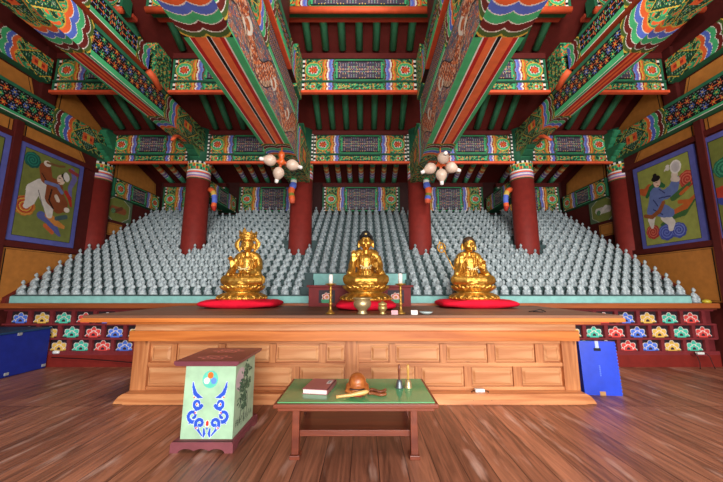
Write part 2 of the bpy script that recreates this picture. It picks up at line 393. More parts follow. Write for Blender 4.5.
# ---------------------------------------------------------------- lintels across the bays
def lintel(bn, xa, xb, Y, d, z0, z1, z2, what, extra=None):
    """z0..z1 low board, z1..z2 tall board above it, bright orange lower edge"""
    t = thing('painted_lintel', 'flower-painted green double lintel across the %s bay, %s' % (bn, what), 'beam', ((xa+xb)/2, Y, z0), 'painted lintels '+what)
    L = xb-xa
    d = .10
    pbox('tall_board', (xa, Y, z1), (xb, Y+d, z2), {'-y': lintel_face(L, z2-z1)}, MG, parent=t)
    pbox('low_board', (xa, Y-.02, z0), (xb, Y+d, z1-.03), {'-y': lintel_face(L, z1-.03-z0, 1)}, MG, parent=t)
    slab('green_fillet', (xa, Y-.03, z1-.03), (xb, Y+d, z1), (34, 90, 66), parent=t)
    slab('lower_edge', (xa-.02, Y-.05, z0-.05), (xb+.02, Y+.02, z0), (224, 88, 50), parent=t)
    return t
for bn, xa, xb in BAYS:
    lintel(bn, xa, xb, 5.42, .25, 4.99, 5.205, 5.68, 'between the upper and middle roof slopes')
    slab('purlin_strip', (xa, 5.40, 5.68), (xb, 5.56, 5.79), (92, 28, 24), parent=None)
    o = bpy.context.scene.collection.objects[-1]; o.name = 'purlin'; tag(o, 'dark red purlin strip above the upper painted lintel in the %s bay' % bn, 'beam', 'upper purlin strips')
    lintel(bn, xa, xb, 6.9, .25, 4.20, 4.40, 4.875, 'between the round columns')
    o = slab('purlin', (xa, 6.88, 4.875), (xb, 7.06, 4.975), (92, 28, 24)); tag(o, 'dark red purlin strip above the painted lintel between the columns in the %s bay' % bn, 'beam', 'lower purlin strips')
    L = xb-xa
    o = pbox('back_lintel', (xa, 8.86, 3.5), (xb, 9.05, 4.25), {'-y': lintel_face(L, .75)}, MG); tag(o, 'painted back wall lintel above the top row of statues in the %s bay' % bn, 'beam', 'back wall lintels')
    o = slab('purlin', (xa, 8.84, 4.25), (xb, 9.05, 4.36), (92, 28, 24)); tag(o, 'dark red purlin strip above the back wall lintel in the %s bay' % bn, 'beam', 'back wall purlin strips')
    # highest one, only its lower edges show
    t = thing('ridge_lintel', 'uppermost painted lintel with an orange lower edge in the %s bay' % bn, 'beam', ((xa+xb)/2, 4.6, 5.9), 'uppermost lintels')
    xe = (xa-(.36 if bn == 'center' else 0), xb+(.36 if bn == 'center' else 0))
    pbox('tall_board', (xe[0], 4.6, 5.98), (xe[1], 4.8, 6.34), {'-y': lintel_face(xe[1]-xe[0], .36)}, MG, parent=t)
    MB().tube([(xe[0], 4.62, 5.95), (xe[1], 4.62, 5.95)], .055, 12, (214, 84, 46)).build('orange_rail', PAINT, t)
    slab('rear_edge', (max(xa, xe[0])-.2*(bn == 'center'), 4.84, 6.03), (xb+.2*(bn == 'center'), 4.95, 6.10), (180, 66, 44), parent=t)

# ---------------------------------------------------------------- round columns
COLX = [(-6.15, 'left wall column'), (-3.8, 'second column from the left'), (-1.37, 'column left of center'), (1.37, 'column right of center'), (3.8, 'second column from the right'), (6.15, 'right wall column')]
for i, (x, nm) in enumerate(COLX):
    t = thing('round_column', ['thick red column against the left wall beside a framed painting', 'thick red column with a painted capital, second from the left', 'thick red column left of center, behind the lamp cluster on the left', 'thick red column right of center, behind the lamp cluster on the right', 'thick red column with a painted capital, second from the right', 'thick red column against the right wall beside a framed painting'][i], 'column', (x, 7.0, 0), 'round red columns')
    T = Matrix.Translation((x, 7.0, 0))
    MB().lathe([(.275, 0), (.262, 1.5), (.25, 3.76)], 32, (128, 40, 33), T).build('shaft', PAINT, t)
    h = MB(); seq = [(3.76, OL), (3.785, (60, 70, 40)), (3.82, PK), (3.85, PU), (3.89, (210, 200, 200)), (3.905, BL), (3.94, OR), (3.975, WH), (3.985, DG)]
    pr = [(.252, z, c) for z, c in seq]; h.lathe(pr, 32, GR, T)
    # leafy band, then a ring of black and white checks
    n = 64; a = np.linspace(0, 2*PI, n+1)
    for k in range(n):
        for z0, z1, kind in ((3.985, 4.045, 0), (4.045, 4.105, 1), (4.105, 4.125, 3), (4.125, 4.175, 2)):
            if kind == 2: c = WH if k % 4 < 2 else BK
            elif kind == 3: c = YE
            else: c = [GR, LG, OR, RD, YE, GR, DG, LG][(k+kind*3) % 8]
            p = [(x+.254*math.cos(a[k+q]), 7+.254*math.sin(a[k+q]), z) for q, z in ((0, z0), (1, z0), (1, z1), (0, z1))]
            h.add(p, [(0, 1, 2, 3)], c)
    h.build('painted_capital', PAINT, t, fixn=False)
    MB().lathe([(.25, 4.175), (.25, 5.0)], 24, (36, 92, 66), T).build('neck', PAINT, t)

def arm_profile(y0, y1, z0, z1, n=3):
    """stepped cloud-shaped bracket outline in (Y, Z): deep at y0, short at y1"""
    pts = [(y0, z0), (y0, z1), (y1, z1)]; L = y1-y0; Hh = z1-z0
    for k in range(n):
        a = 1-k/n; b = 1-(k+1)/n
        for q in range(7):
            u = q/6; yy = y0+L*(a+(b-a)*u); zz = z1-Hh*((k+.35+.75*math.sin(u*PI/2))/n) if k < n-1 or u < .999 else z0
            pts.append((yy, max(z0, zz)))
    pts.append((y0+.0001*L, z0)); return pts
for i, (x, nm) in enumerate(COLX):
    if i in (0, 5): continue
    side = 'left' if i < 3 else 'right'
    inner = i in (2, 3)
    t = thing('column_bracket', 'green scroll-cut bracket block on the %s' % nm, 'bracket', (x, 6.9, 4.18), 'column brackets')
    for q, (dx, zz0, zz1, yy) in enumerate(((0, 4.2, 4.48, 6.42), (0, 4.48, 4.74, 6.25), (0, 4.74, 4.95, 6.5))):
        if inner and q == 0: continue
        m = MB(); m.prism(arm_profile(6.9, yy, zz0, zz1), 0, x-.10, x+.10, (52, 132, 90)); m.prism(arm_profile(6.9, yy-.012, zz0-.01, zz1-.01), 0, x-.09, x+.09, (204, 92, 50) if q == 1 else (40, 104, 72)); m.prism(arm_profile(6.89, yy+.05, zz0+.04, zz1-.04), 0, x-.104, x+.104, (150, 60, 44) if q == 1 else (96, 150, 90))
        m.build('scroll_arm', PAINT, t)
    for q in (-1, 1):
        def side_pat(a, b): return lintel_face(.9, .66)(a, b)
        pbox('side_block', (x+q*.19-.09, 6.86, 4.2), (x+q*.19+.09, 7.05, 4.86), {'-y': (34, 92, 66), '-x': swirl, '+x': swirl}, (34, 92, 66), parent=t)
        def chk(a, b): c = full(a, BK); setc(c, np.floor(b/.045) % 2 == 0, WH); return c
        pbox('checked_strip', (x+q*.25-.02, 6.845, 4.22), (x+q*.25+.02, 6.86, 4.86), {'-y': chk}, BK, parent=t)
    if not inner:
        m = MB(); m.tube([(x, 6.5, 4.52), (x, 6.25, 4.50), (x, 6.0, 4.38), (x+.04, 5.85, 4.22)], [.05, .05, .045, .03], 10, (216, 92, 52), sy=.8)
        m.build('orange_tongue', PAINT, t)
        # the tie beam running back from the column to the back wall
        s = 1 if x < 0 else -1
        o = pbox('tie_beam', (x-.13, 7.2, 3.45), (x+.13, 8.86, 3.9), {'+x': lintel_face(1.66, .45), '-x': lintel_face(1.66, .45)}, MG)
        tag(o, 'painted tie beam running back over the statues from the %s' % nm, 'beam', 'rear tie beams')
        m = MB(); cc = [OR, OR, (206, 170, 80), BL, BL, OR, RD]
        pts = [(x+s*.28, 7.0, 3.56), (x+s*.36, 6.92, 3.52), (x+s*.44, 6.86, 3.45), (x+s*.48, 6.83, 3.36), (x+s*.50, 6.82, 3.26), (x+s*.50, 6.81, 3.18), (x+s*.50, 6.80, 3.10), (x+s*.52, 6.8, 3.0)]
        m.tube(pts, [.06, .065, .06, .06, .06, .055, .06, .03], 10, cols=cc)
        o = m.build('carved_bracket_tongue', PAINT); tag(o, 'curling orange and blue carved tongue beside the %s' % nm, 'ornament', 'carved tongues under the brackets')
# wall columns: bracket and rear tie beam
for s, side in ((-1, 'left'), (1, 'right')):
    x = s*6.05
    t = thing('column_bracket', 'green scroll-cut bracket block on the %s wall column' % side, 'bracket', (x-s*.15, 6.9, 4.18), 'column brackets')
    for q, (zz0, zz1, yy) in enumerate(((4.2, 4.48, 6.5), (4.48, 4.86, 6.62))):
        m = MB(); m.prism(arm_profile(6.9, yy, zz0, zz1), 0, x-s*.28, x-s*.11, (40, 108, 76)); m.prism(arm_profile(6.9, yy-.012, zz0-.01, zz1-.01), 0, x-s*.26, x-s*.13, (50, 130, 90))
        m.build('scroll_arm', PAINT, t)
    o = pbox('tie_beam', (min(x, x-s*.12), 7.2, 3.48), (max(x, x-s*.12), 8.86, 3.93), {('+x' if s < 0 else '-x'): lintel_face(1.66, .45)}, MG)
    tag(o, 'painted tie beam along the %s wall behind the wall column' % side, 'beam', 'rear tie beams')

# ---------------------------------------------------------------- the great beams running front to back
def bare_bottom(w, lo_y, n0, n1, edge=.05, simple=False, wide=0):
    def f(a, b):
        e = np.minimum(a, w-a); c = full(a, (224, 108, 58))
        if wide: e = np.where((a > w/2) == (wide > 0), e-.03, e)
        setc(c, e < edge+.055, (176, 34, 28)); setc(c, e < edge+.012, WH); setc(c, e < edge, LG)
        if not simple: setc(c, np.abs(a-w/2) < .022, WH)
        setc(c, np.abs(a-w/2) < .014, BK if not simple else RD)
        y = b+lo_y
        m = y < n0
        if m.any(): q = meo(full(a, GR), n0-y, a/w); k = (n0-y) > -.05; c[k] = np.where(((n0-y) > 0)[k][:, None], q[k], c[k])
        m = y > n1; q = meo(full(a, GR), y-n1, a/w); c[m] = q[m]
        return c
    return f
def dragon_side(H, lo_y, n0, n1):
    def f(a, b):
        y = a+lo_y; z = b/H
        # cloud ground in grey blue and violet, a scaly rust dragon winding along the beam
        g = np.sin(9*y+3*np.sin(14*z))*np.sin(16*z+2*np.sin(11*y))
        g2 = np.sin(33*y+4*np.sin(21*z))*np.sin(38*z+3*np.sin(29*y))
        c = full(a, (122, 92, 88)); setc(c, g > .25, (160, 110, 92)); setc(c, g < -.25, (78, 84, 112)); setc(c, g2 > .45, (186, 104, 70)); setc(c, g2 < -.55, (94, 108, 110)); setc(c, (g > .12) & (g < .19), (210, 198, 186)); setc(c, (g2 > .2) & (g2 < .27), (80, 44, 42))
        ax = .5+.22*np.sin(5.2*y); d = np.abs(z-ax)*H; wd = .17+.03*np.sin(9*y)
        body = d < wd
        sc = np.sin(60*y)*np.sin(60*(b-ax*H)); bc = full(a, (168, 84, 48)); setc(bc, sc > .35, (214, 122, 72)); setc(bc, sc < -.35, (110, 48, 36))
        bel = (z-ax)*H < -.10; setc(bc, bel & (np.sin(70*y) > 0), (190, 150, 116)); setc(bc, bel & (np.sin(70*y) <= 0), (130, 96, 80)); setc(bc, g2 > .6, (206, 180, 160)); setc(bc, g2 < -.75, (84, 60, 70))
        c[body] = bc[body]; setc(c, body & (d > wd-.018), (40, 24, 28))
        for yc in (2.95, 3.9, 4.65):   # claws and white flame tufts
            r = np.hypot((y-yc)/.16, (z-.42-.2*np.sin(yc*7))/.2); th = np.arctan2(z-.42, y-yc)
            setc(c, r < .7+.3*np.cos(5*th), (208, 200, 186)); setc(c, r < .4, (176, 92, 52))
        setc(c, b < .03, WH); setc(c, b < .022, LG); setc(c, b > H-.03, (40, 100, 74))
        m = y < n0; q = meo(full(a, GR), n0-y, z); c[m] = q[m]
        m = y > n1; q = meo(full(a, GR), y-n1, z); c[m] = q[m]
        return c
    return f
def strip_side(H, lo_y, n0, n1, low, top, cell, pal, six=False):
    def f(a, b):
        y = a+lo_y; c = lattice(y, b-low, cell, pal, six=six)
        setc(c, b < low+.012, BK); setc(c, b < low, LG); setc(c, b < .01, WH); setc(c, b > H-top-.012, BK); setc(c, b > H-top, (44, 112, 80))
        m = y < n0; q = meo(full(a, GR), n0-y, b/H, .9); c[m] = q[m]
        m = y > n1; q = meo(full(a, GR), y-n1, b/H, .9); c[m] = q[m]
        return c
    return f
PAL1 = (OR, (100, 122, 196), LG, (200, 96, 66)); PAL2 = ((170, 120, 140), (196, 130, 110), (120, 120, 160), (150, 100, 110))
for s, side in ((-1, 'left'), (1, 'right')):
    inn = '+x' if s < 0 else '-x'; out = '-x' if s < 0 else '+x'
    def rng(a, b): return (min(s*a, s*b), max(s*a, s*b))
    xa, xb = rng(1.15, 1.63); lo_y = 1.3
    t = thing('great_beam', 'big orange-bottomed beam with a painted dragon, running to the column %s of center' % side, 'beam', ((xa+xb)/2, 4.1, 3.664), 'great beams')
    pbox('timber', (xa, lo_y, 3.664), (xb, 6.8, 4.36), {'-z': bare_bottom(xb-xa, lo_y, 2.64, 4.86, wide=1 if s < 0 else -1), inn: dragon_side(.696, lo_y, 2.5, 5.25), out: dragon_side(.696, lo_y, 2.5, 5.25)}, MG, res=.0085, parent=t)
    m = MB(); xx = s*1.47; zz = [3.68, 3.61, 3.55, 3.49, 3.43, 3.37, 3.30, 3.23, 3.16, 3.08]
    pts = [(xx-s*.02*math.sin(k*.9), 6.55-.012*k, z) for k, z in enumerate(zz)]
    cc = [LG, WH, BL, BL, OR, OR, OL, BL if s > 0 else OR, (206, 90, 60)]
    m.tube(pts, [.06, .07, .065, .08, .065, .075, .06, .07, .065, .05], 12, cols=cc); m.build('carved_tongue', PAINT, t)
    xa2, xb2 = rng(1.15, 1.62); ly = 1.6
    o = pbox('upper_beam', (xa2, ly, 4.362), (xb2, 5.42, 4.80), {inn: strip_side(.438, ly, 3.62, 5.15, .10, 0, .036, PAL2), out: strip_side(.438, ly, 3.62, 5.15, .10, 0, .036, PAL2), '-z': (60, 24, 20)}, (70, 26, 22), res=.012)
    tag(o, 'flower-strewn narrow beam lying on the great dragon beam %s of center' % side, 'beam', 'beams stacked on the great beams')
    xa3, xb3 = rng(1.10, 1.5); ly = 3.0
    t = thing('short_beam', 'short orange-edged painted beam above the stacked beams %s of center' % side, 'beam', ((xa3+xb3)/2, 3.9, 4.84), 'short upper beams')
    pbox('timber', (xa3, ly, 4.87), (xb3, 5.0, 5.36), {inn: strip_side(.49, ly, 3.75, 4.5, .13, .12, .045, PAL1), '-y': (80, 30, 24)}, (60, 24, 20), res=.013, parent=t)
    slab('orange_edge', (xa3-.004, ly, 4.83), (xb3+.004, 4.6, 4.87), (206, 78, 44), parent=t)
    o = pbox('post_block', (xa3, 5.02, 4.82), (xb3, 5.42, 5.66), {inn: swirl, '-y': swirl}, MG, res=.02); tag(o, 'green leaf-painted block where the upper lintel meets the beams %s of center' % side, 'bracket', 'blocks at the upper lintel')
    o = slab('short_post', (min(xa3+.05, xb3-.05), 3.1, 5.38), (max(xa3+.05, xb3-.05), 4.55, 6.3), (74, 26, 22)); tag(o, 'dark red post board above the short beam %s of center' % side, 'board', 'dark post boards')
    # outer beam
    xc, xd = rng(3.63, 3.93); ly = 1.6
    t = thing('side_beam', 'orange-bottomed flower-painted beam running to the second column from the %s' % side, 'beam', ((xc+xd)/2, 4.2, 4.42), 'side beams')
    ss = strip_side(.5, ly, 3.8, 5.35, .10, .07, .115, PAL1, True)
    pbox('timber', (xc, ly, 4.42), (xd, 6.85, 4.92), {'-z': bare_bottom(.30, ly, 3.75, 5.3, .04, True), inn: ss, out: ss}, MG, res=.0095, parent=t)
    o = pbox('upper_tie', (xc, 2.4, 5.02), (xd, 4.85, 5.42), {inn: strip_side(.4, 2.4, 3.7, 4.55, .09, .06, .05, PAL1), out: (60, 24, 20), '-z': (206, 80, 46)}, (60, 24, 20), res=.014)
    tag(o, 'orange-bottomed upper tie above the side beam on the %s' % side, 'beam', 'upper ties')
    m = MB().tube([(s*3.62, 4.84, 4.98), (s*3.60, 4.95, 4.94), (s*3.58, 5.12, 4.82)], [.055, .06, .04], 10, (216, 92, 52))
    o = m.build('orange_peg', PAINT); tag(o, 'bright orange carved peg at the end of the upper tie on the %s' % side, 'ornament', 'orange pegs')
    o = slab('short_post', (xc+.02, 3.45, 5.43), (xd-.02, 3.72, 6.75), (74, 26, 22)); tag(o, 'dark red short post standing on the side beam on the %s' % side, 'post', 'dark short posts')
    o = pbox('post_block', (xc, 5.0, 4.95), (xd, 5.42, 5.66), {inn: swirl, out: swirl, '-y': swirl}, MG, res=.02); tag(o, 'green leaf-painted block at the upper lintel above the side beam on the %s' % side, 'bracket', 'blocks at the upper lintel')

    # ------------------------------------------------------------ side wall: lintels, panels, posts, paintings
    xw = s*6.05; lf = '+x' if s < 0 else '-x'
    def wallbox(a): return rng(6.05-a, 6.05)
    q = wallbox(.16)
    o = pbox('wall_lintel', (q[0], 2.2, 4.22), (q[1], 6.8, 4.76), {lf: strip_side(.54, 2.2, 2.9, 5.55, .06, .06, .13, PAL1, True)}, MG, res=.015)
    tag(o, 'flower-painted lintel along the %s wall above the framed paintings' % side, 'beam', 'side wall lintels')
    o = pbox('wall_lintel', (q[0], 2.2, 5.14), (q[1], 5.4, 5.62), {lf: strip_side(.48, 2.2, 2.5, 4.4, .06, .06, .13, PAL1, True)}, MG, res=.015)
    tag(o, 'higher painted lintel near the roof along the %s wall' % side, 'beam', 'side wall lintels')
    def ochre(poly, n):
        P = np.array(poly, float); c = P.mean(0); m = MB()
        if s < 0: P = P[::-1]
        for ins, tk, col in ((0, .02, OC), (.035, .024, BK), (.047, .028, OC)):
            # inset each vertex towards the centre by a fixed distance
            D = c-P; L = np.linalg.norm(D, axis=1, keepdims=True); Q = P+D/L*ins*1.4
            m.prism([tuple(p) for p in Q], 0, xw, xw-s*tk, col)
        o = struct(m.build('trim_%d' % n, PAINT)); return o
    b0 = 0 if s < 0 else 10
    ochre([(5.2, 3.98), (6.5, 3.98), (6.35, 4.2), (5.2, 4.2)], b0+1)
    ochre([(3.75, 3.98), (5.04, 3.98), (5.04, 4.2), (3.75, 4.2)], b0+2)
    ochre([(5.2, 1.05), (7.2, 1.05), (7.2, 1.98), (5.2, 1.98)], b0+3)
    ochre([(3.6, .9), (5.04, .9), (5.04, 1.98), (3.6, 1.98)], b0+4)
    ochre([(5.7, 4.82), (6.95, 4.82), (6.7, 5.0), (5.75, 5.5)], b0+5)
    ochre([(3.0, 4.8), (5.3, 4.8), (5.2, 5.1), (3.0, 5.1)], b0+6)
    ochre([(7.3, 3.96), (8.8, 3.96), (8.75, 4.3), (7.3, 4.78)], b0+7)
    ochre([(7.2, 2.55), (7.7, 2.55), (7.7, 2.85), (7.2, 2.85)], b0+8)
    for k, yy in enumerate((5.12, 3.62)):
        o = struct(slab('trim_%d' % (b0+20+k), (rng(5.98, 6.05)[0], yy-.06, 0), (rng(5.98, 6.05)[1], yy+.06, 4.22), (88, 28, 24)))
    o = struct(slab('trim_%d' % (b0+25), (rng(5.98, 6.05)[0], 5.36, 4.76), (rng(5.98, 6.05)[1], 5.62, 5.9), (80, 26, 22)))
    for k, zz in enumerate((2.05, 3.94)):
        o = struct(slab('trim_%d' % (b0+22+k), (rng(6.0, 6.05)[0], 2.2, zz-.05), (rng(6.0, 6.05)[1], 6.8, zz+.05), (88, 28, 24)))
    # sloping edge board of the statue stand along the wall
    q = rng(5.96, 6.04) if s < 0 else (5.69, 5.75)
    m = MB().prism([(5.32 if s < 0 else 5.6, 1.02), (5.75, 1.02), (8.9, 3.2), (8.9, 3.50), (5.32 if s < 0 else 5.6, 1.13 if s < 0 else 1.31)], 0, q[0], q[1], (104, 34, 28))
    struct(m.build('trim_%d' % (b0+26), PAINT))

# ---------------------------------------------------------------- wall paintings
class Art:
    """a small painter: layered shapes in unit coordinates on a w x h metre sheet"""
    def __init__(s, w, h, n):
        s.w, s.h = w, h; s.nu = n; s.nv = int(n*h/w)
        u = (np.arange(s.nu)+.5)/s.nu; v = (np.arange(s.nv)+.5)/s.nv; s.U, s.V = np.meshgrid(u, v, indexing='ij')
        s.c = np.zeros(s.U.shape+(3,)); s.asp = h/w
    def xy(s, cx, cy): return s.U-cx, (s.V-cy)*s.asp
    def fill(s, m, col): s.c[m] = col
    def ell(s, cx, cy, rx, ry, col, rot=0):
        x, y = s.xy(cx, cy); t = math.radians(rot); X = x*math.cos(t)+y*math.sin(t); Y = -x*math.sin(t)+y*math.cos(t)
        s.fill((X/rx)**2+(Y/ry)**2 < 1, col)
    def line(s, pts, w, col):
        pts = [(p[0], p[1]) for p in pts]; w = w if hasattr(w, '__len__') else [w]*len(pts)
        for (a, b), w0, w1 in zip(zip(pts[:-1], pts[1:]), w[:-1], w[1:]):
            x, y = s.xy(*a); dx = b[0]-a[0]; dy = (b[1]-a[1])*s.asp; L2 = dx*dx+dy*dy+1e-9
            t = np.clip((x*dx+y*dy)/L2, 0, 1); s.fill(np.hypot(x-t*dx, y-t*dy) < (w0+(w1-w0)*t), col)
    def poly(s, pts, col):
        inside = np.zeros(s.U.shape, bool); n = len(pts)
        for i in range(n):
            x1, y1 = pts[i]; x2, y2 = pts[(i+1) % n]
            cr = ((y1 > s.V) != (y2 > s.V)) & (s.U < (x2-x1)*(s.V-y1)/((y2-y1) or 1e-9)+x1); inside ^= cr
        s.fill(inside, col)
    def cloud(s, cx, cy, R0, c1, c2, c3=None):
        """rolled cloud: a scalloped spiral"""
        x, y = s.xy(cx, cy); r = np.hypot(x, y)/R0; th = np.arctan2(y, x)
        s.fill(r < .92+.08*np.abs(np.cos(4*th)), c1)
        sp = ((r*3.2-th/(2*PI)) % 1)
        s.fill((r < .86) & (sp < .45), c2)
        if c3: s.fill((r < .86) & (sp > .8), c3)
def frame(A, ground=(104, 112, 54)):
    A.c[:] = ground
    e = np.minimum(np.minimum(A.U, 1-A.U)*A.w, np.minimum(A.V, 1-A.V)*A.h)
    return e
def border(A, e):
    A.fill(e < .10, (190, 190, 196)); A.fill(e < .092, (92, 96, 168)); A.fill((e > .092) & (e < .105), (20, 20, 30))
def musician_brown():
    A = Art(1.26, 1.8, 150); e = frame(A, (116, 122, 60))  # darker olive: the left wall's dimmer light is put into this ground colour
    A.cloud(.19, .84, .12, (24, 84, 72), (40, 120, 100)); A.cloud(.18, .36, .15, (196, 120, 50), (176, 60, 40), (216, 180, 80))
    A.line([(.80, .90), (.86, .80), (.80, .68), (.84, .56)], [.03, .045, .035, .02], (110, 104, 160)); A.line([(.76, .88), (.92, .86)], .03, (150, 60, 60))
    A.line([(.74, .62), (.82, .56), (.86, .48)], [.03, .035, .02], (176, 50, 40))
    A.line([(.42, .30), (.55, .26), (.66, .18), (.74, .12)], [.06, .06, .05, .02], (86, 92, 150)); A.line([(.52, .32), (.66, .25), (.78, .22)], [.05, .05, .03], (200, 130, 60)); A.line([(.5, .20), (.62, .14)], .03, (196, 96, 50)); A.line([(.66, .30), (.80, .34)], .035, (70, 90, 90))
    A.line([(.36, .60), (.26, .54), (.24, .42), (.20, .36)], [.11, .10, .07, .04], (214, 206, 196)); A.line([(.40, .56), (.50, .44), (.54, .32)], [.10, .09, .05], (214, 206, 196)); A.line([(.33, .55), (.42, .40)], .006, (120, 110, 110))
    A.line([(.56, .64), (.58, .52), (.66, .42)], [.13, .15, .09], (136, 72, 40)); A.line([(.52, .60), (.50, .48), (.58, .40)], .012, (50, 26, 22))
    A.line([(.54, .66), (.42, .70), (.38, .80)], [.07, .09, .09], (136, 72, 40)); A.line([(.46, .64), (.34, .74)], .008, (50, 26, 22)); A.line([(.64, .56), (.74, .48), (.76, .42)], [.08, .07, .05], (136, 72, 40))
    A.line([(.42, .66), (.60, .66), (.68, .60)], .028, (110, 120, 168))
    A.ell(.40, .86, .055, .045, (220, 206, 190)); A.line([(.40, .87), (.58, .88), (.66, .90)], .018, (120, 84, 50)); A.ell(.80, .42, .05, .04, (220, 206, 190)); A.line([(.60, .54), (.64, .50)], .03, (220, 200, 180))
    A.ell(.64, .74, .065, .08, (222, 196, 172)); A.ell(.69, .78, .06, .065, (30, 24, 26)); A.ell(.72, .79, .05, .075, (222, 216, 208), 20); A.ell(.63, .73, .05, .065, (222, 196, 172)); A.line([(.60, .75), (.63, .755)], .006, (40, 30, 30)); A.line([(.60, .70), (.63, .70)], .006, (170, 60, 50))
    border(A, e); return A
def musician_blue():
    A = Art(1.26, 1.8, 150); e = frame(A, (150, 156, 76))
    A.cloud(.86, .67, .13, (176, 52, 44), (206, 110, 84)); A.cloud(.22, .20, .12, (170, 50, 44), (206, 110, 84)); A.cloud(.44, .17, .13, (66, 78, 160), (110, 124, 196)); A.cloud(.63, .17, .12, (66, 78, 160), (120, 134, 200))
    A.line([(.10, .70), (.18, .67), (.26, .72), (.34, .66)], [.05, .06, .05, .04], (190, 92, 44)); A.line([(.2, .62), (.3, .70), (.42, .72), (.5, .68)], [.03, .05, .05, .03], (44, 104, 62))
    A.line([(.38, .26), (.56, .32), (.74, .34), (.90, .44)], [.02, .04, .05, .02], (66, 106, 56)); A.line([(.56, .36), (.78, .40), (.92, .48)], [.03, .045, .02], (196, 100, 44)); A.line([(.62, .52), (.76, .56), (.88, .62)], [.05, .05, .02], (70, 108, 58)); A.line([(.70, .46), (.84, .44)], .03, (196, 100, 44)); A.line([(.74, .54), (.84, .58)], .025, (196, 100, 44))
    A.line([(.26, .42), (.22, .34), (.22, .26)], [.07, .06, .03], (222, 214, 204)); A.line([(.46, .34), (.54, .26), (.52, .20)], [.08, .06, .04], (222, 214, 204))
    A.line([(.36, .62), (.34, .52), (.26, .44)], [.11, .13, .10], (104, 122, 176)); A.line([(.32, .46), (.46, .40), (.54, .37)], [.11, .10, .07], (104, 122, 176))
    A.line([(.38, .60), (.52, .58), (.64, .62), (.70, .70)], [.08, .08, .08, .06], (104, 122, 176)); A.line([(.40, .56), (.58, .55)], .010, (54, 64, 116)); A.line([(.30, .56), (.36, .48)], .010, (54, 64, 116)); A.line([(.28, .45), (.42, .37)], .010, (54, 64, 116)); A.line([(.42, .66), (.50, .60)], .008, (54, 64, 116))
    A.line([(.12, .40), (.24, .37), (.38, .42), (.46, .50)], [.03, .035, .035, .03], (150, 84, 44))
    A.ell(.69, .76, .05, .06, (222, 204, 186)); A.line([(.66, .72), (.72, .70)], .04, (222, 204, 186)); A.ell(.72, .84, .085, .105, (230, 224, 214)); A.ell(.72, .84, .062, .08, (206, 198, 196)); A.ell(.60, .86, .03, .05, (222, 214, 204)); A.line([(.55, .84), (.62, .88)], .012, (222, 214, 204))
    A.ell(.40, .74, .06, .075, (224, 190, 166)); A.ell(.39, .79, .075, .05, (26, 22, 24)); A.ell(.38, .83, .035, .03, (26, 22, 24)); A.line([(.38, .745), (.41, .745)], .006, (40, 30, 30)); A.line([(.39, .705), (.42, .705)], .006, (170, 60, 50))
    border(A, e); return A
def offering(flip):
    A = Art(1.26, 1.8, 100); e = frame(A, (112, 118, 54))
    A.cloud(.22, .66, .14, (30, 100, 76), (70, 150, 110)); A.line([(.10, .46), (.34, .47)], .05, (186, 60, 40)); A.ell(.22, .38, .16, .10, (60, 72, 150)); A.ell(.22, .42, .17, .05, (180, 60, 44))
    A.line([(.5, .7), (.6, .5), (.56, .3)], [.09, .13, .1], (130, 90, 60)); A.ell(.55, .80, .06, .08, (222, 196, 172)); A.ell(.55, .85, .07, .05, (26, 22, 24)); A.line([(.45, .62), (.3, .52)], [.06, .04], (130, 90, 60)); A.cloud(.6, .18, .13, (176, 110, 50), (210, 170, 80))
    if flip: A.c = A.c[::-1].copy()
    border(A, e); return A
def hang(A, s, y0, z0, label, flipU):
    """flat painted panel on the side wall s"""
    c = A.c[::-1] if flipU else A.c
    x = s*6.015; m = MB()
    m.grid((x, y0, z0), (0, A.w, 0), (0, 0, A.h), A.nu, A.nv, c)
    m.box((min(x-s*.0, s*6.05), y0, z0), (max(x, s*6.05), y0+A.w, z0+A.h), (70, 74, 140))
    # keep the sheet just proud of its board
    m.v[0] = m.v[0]-np.array([s*.003, 0, 0])
    o = m.build('wall_painting', PAINT, fixn=False); tag(o, label, 'painting', 'framed paintings on the side walls'); return o
hang(musician_brown(), -1, 5.19, 2.11, 'blue-framed wall painting of a musician in brown robe and white trousers on olive ground', False)
hang(offering(False), -1, 3.79, 2.11, 'blue-framed olive wall painting cut by the left edge of the photo', False)
hang(musician_blue(), 1, 5.27, 2.06, 'blue-framed wall painting of a musician in blue robe beating a drum on olive ground', True)
hang(offering(False), 1, 3.87, 2.06, 'blue-framed olive wall painting with a green cloud, cut by the right edge of the photo', True)
def small_panel(s, label):
    A = Art(.9, .62, 60); A.c[:] = (92, 112, 84); x, y = A.xy(.5, .5)
    d = np.maximum(np.abs(x)*1.0, np.abs(x)*.6+np.abs(y)*.9); A.fill(d < .42, (196, 190, 176)); A.fill(d < .405, (120, 126, 60))
    A.line([(.32, .5), (.7, .48)], .10, (150, 84, 50) if s < 0 else (200, 190, 180)); A.line([(.4, .4), (.62, .62)], .05, (110, 60, 40) if s < 0 else (220, 210, 200)); A.cloud(.34, .42, .08, (60, 110, 80), (120, 150, 90))
    m = MB(); xx = s*6.02; m.grid((xx, 7.05, 2.92), (0, .9, 0), (0, 0, .56), A.nu, A.nv, A.c if s < 0 else A.c[::-1]); m.box((min(xx, s*6.05), 7.05, 2.92), (max(xx, s*6.05), 7.95, 3.48), (60, 30, 26)); m.v[0] = m.v[0]-np.array([s*.003, 0, 0])
    tag(m.build('wall_painting', PAINT, fixn=False), label, 'painting')
small_panel(-1, 'small octagon-framed painted panel behind the left wall column'); small_panel(1, 'small octagon-framed painted panel behind the right wall column')

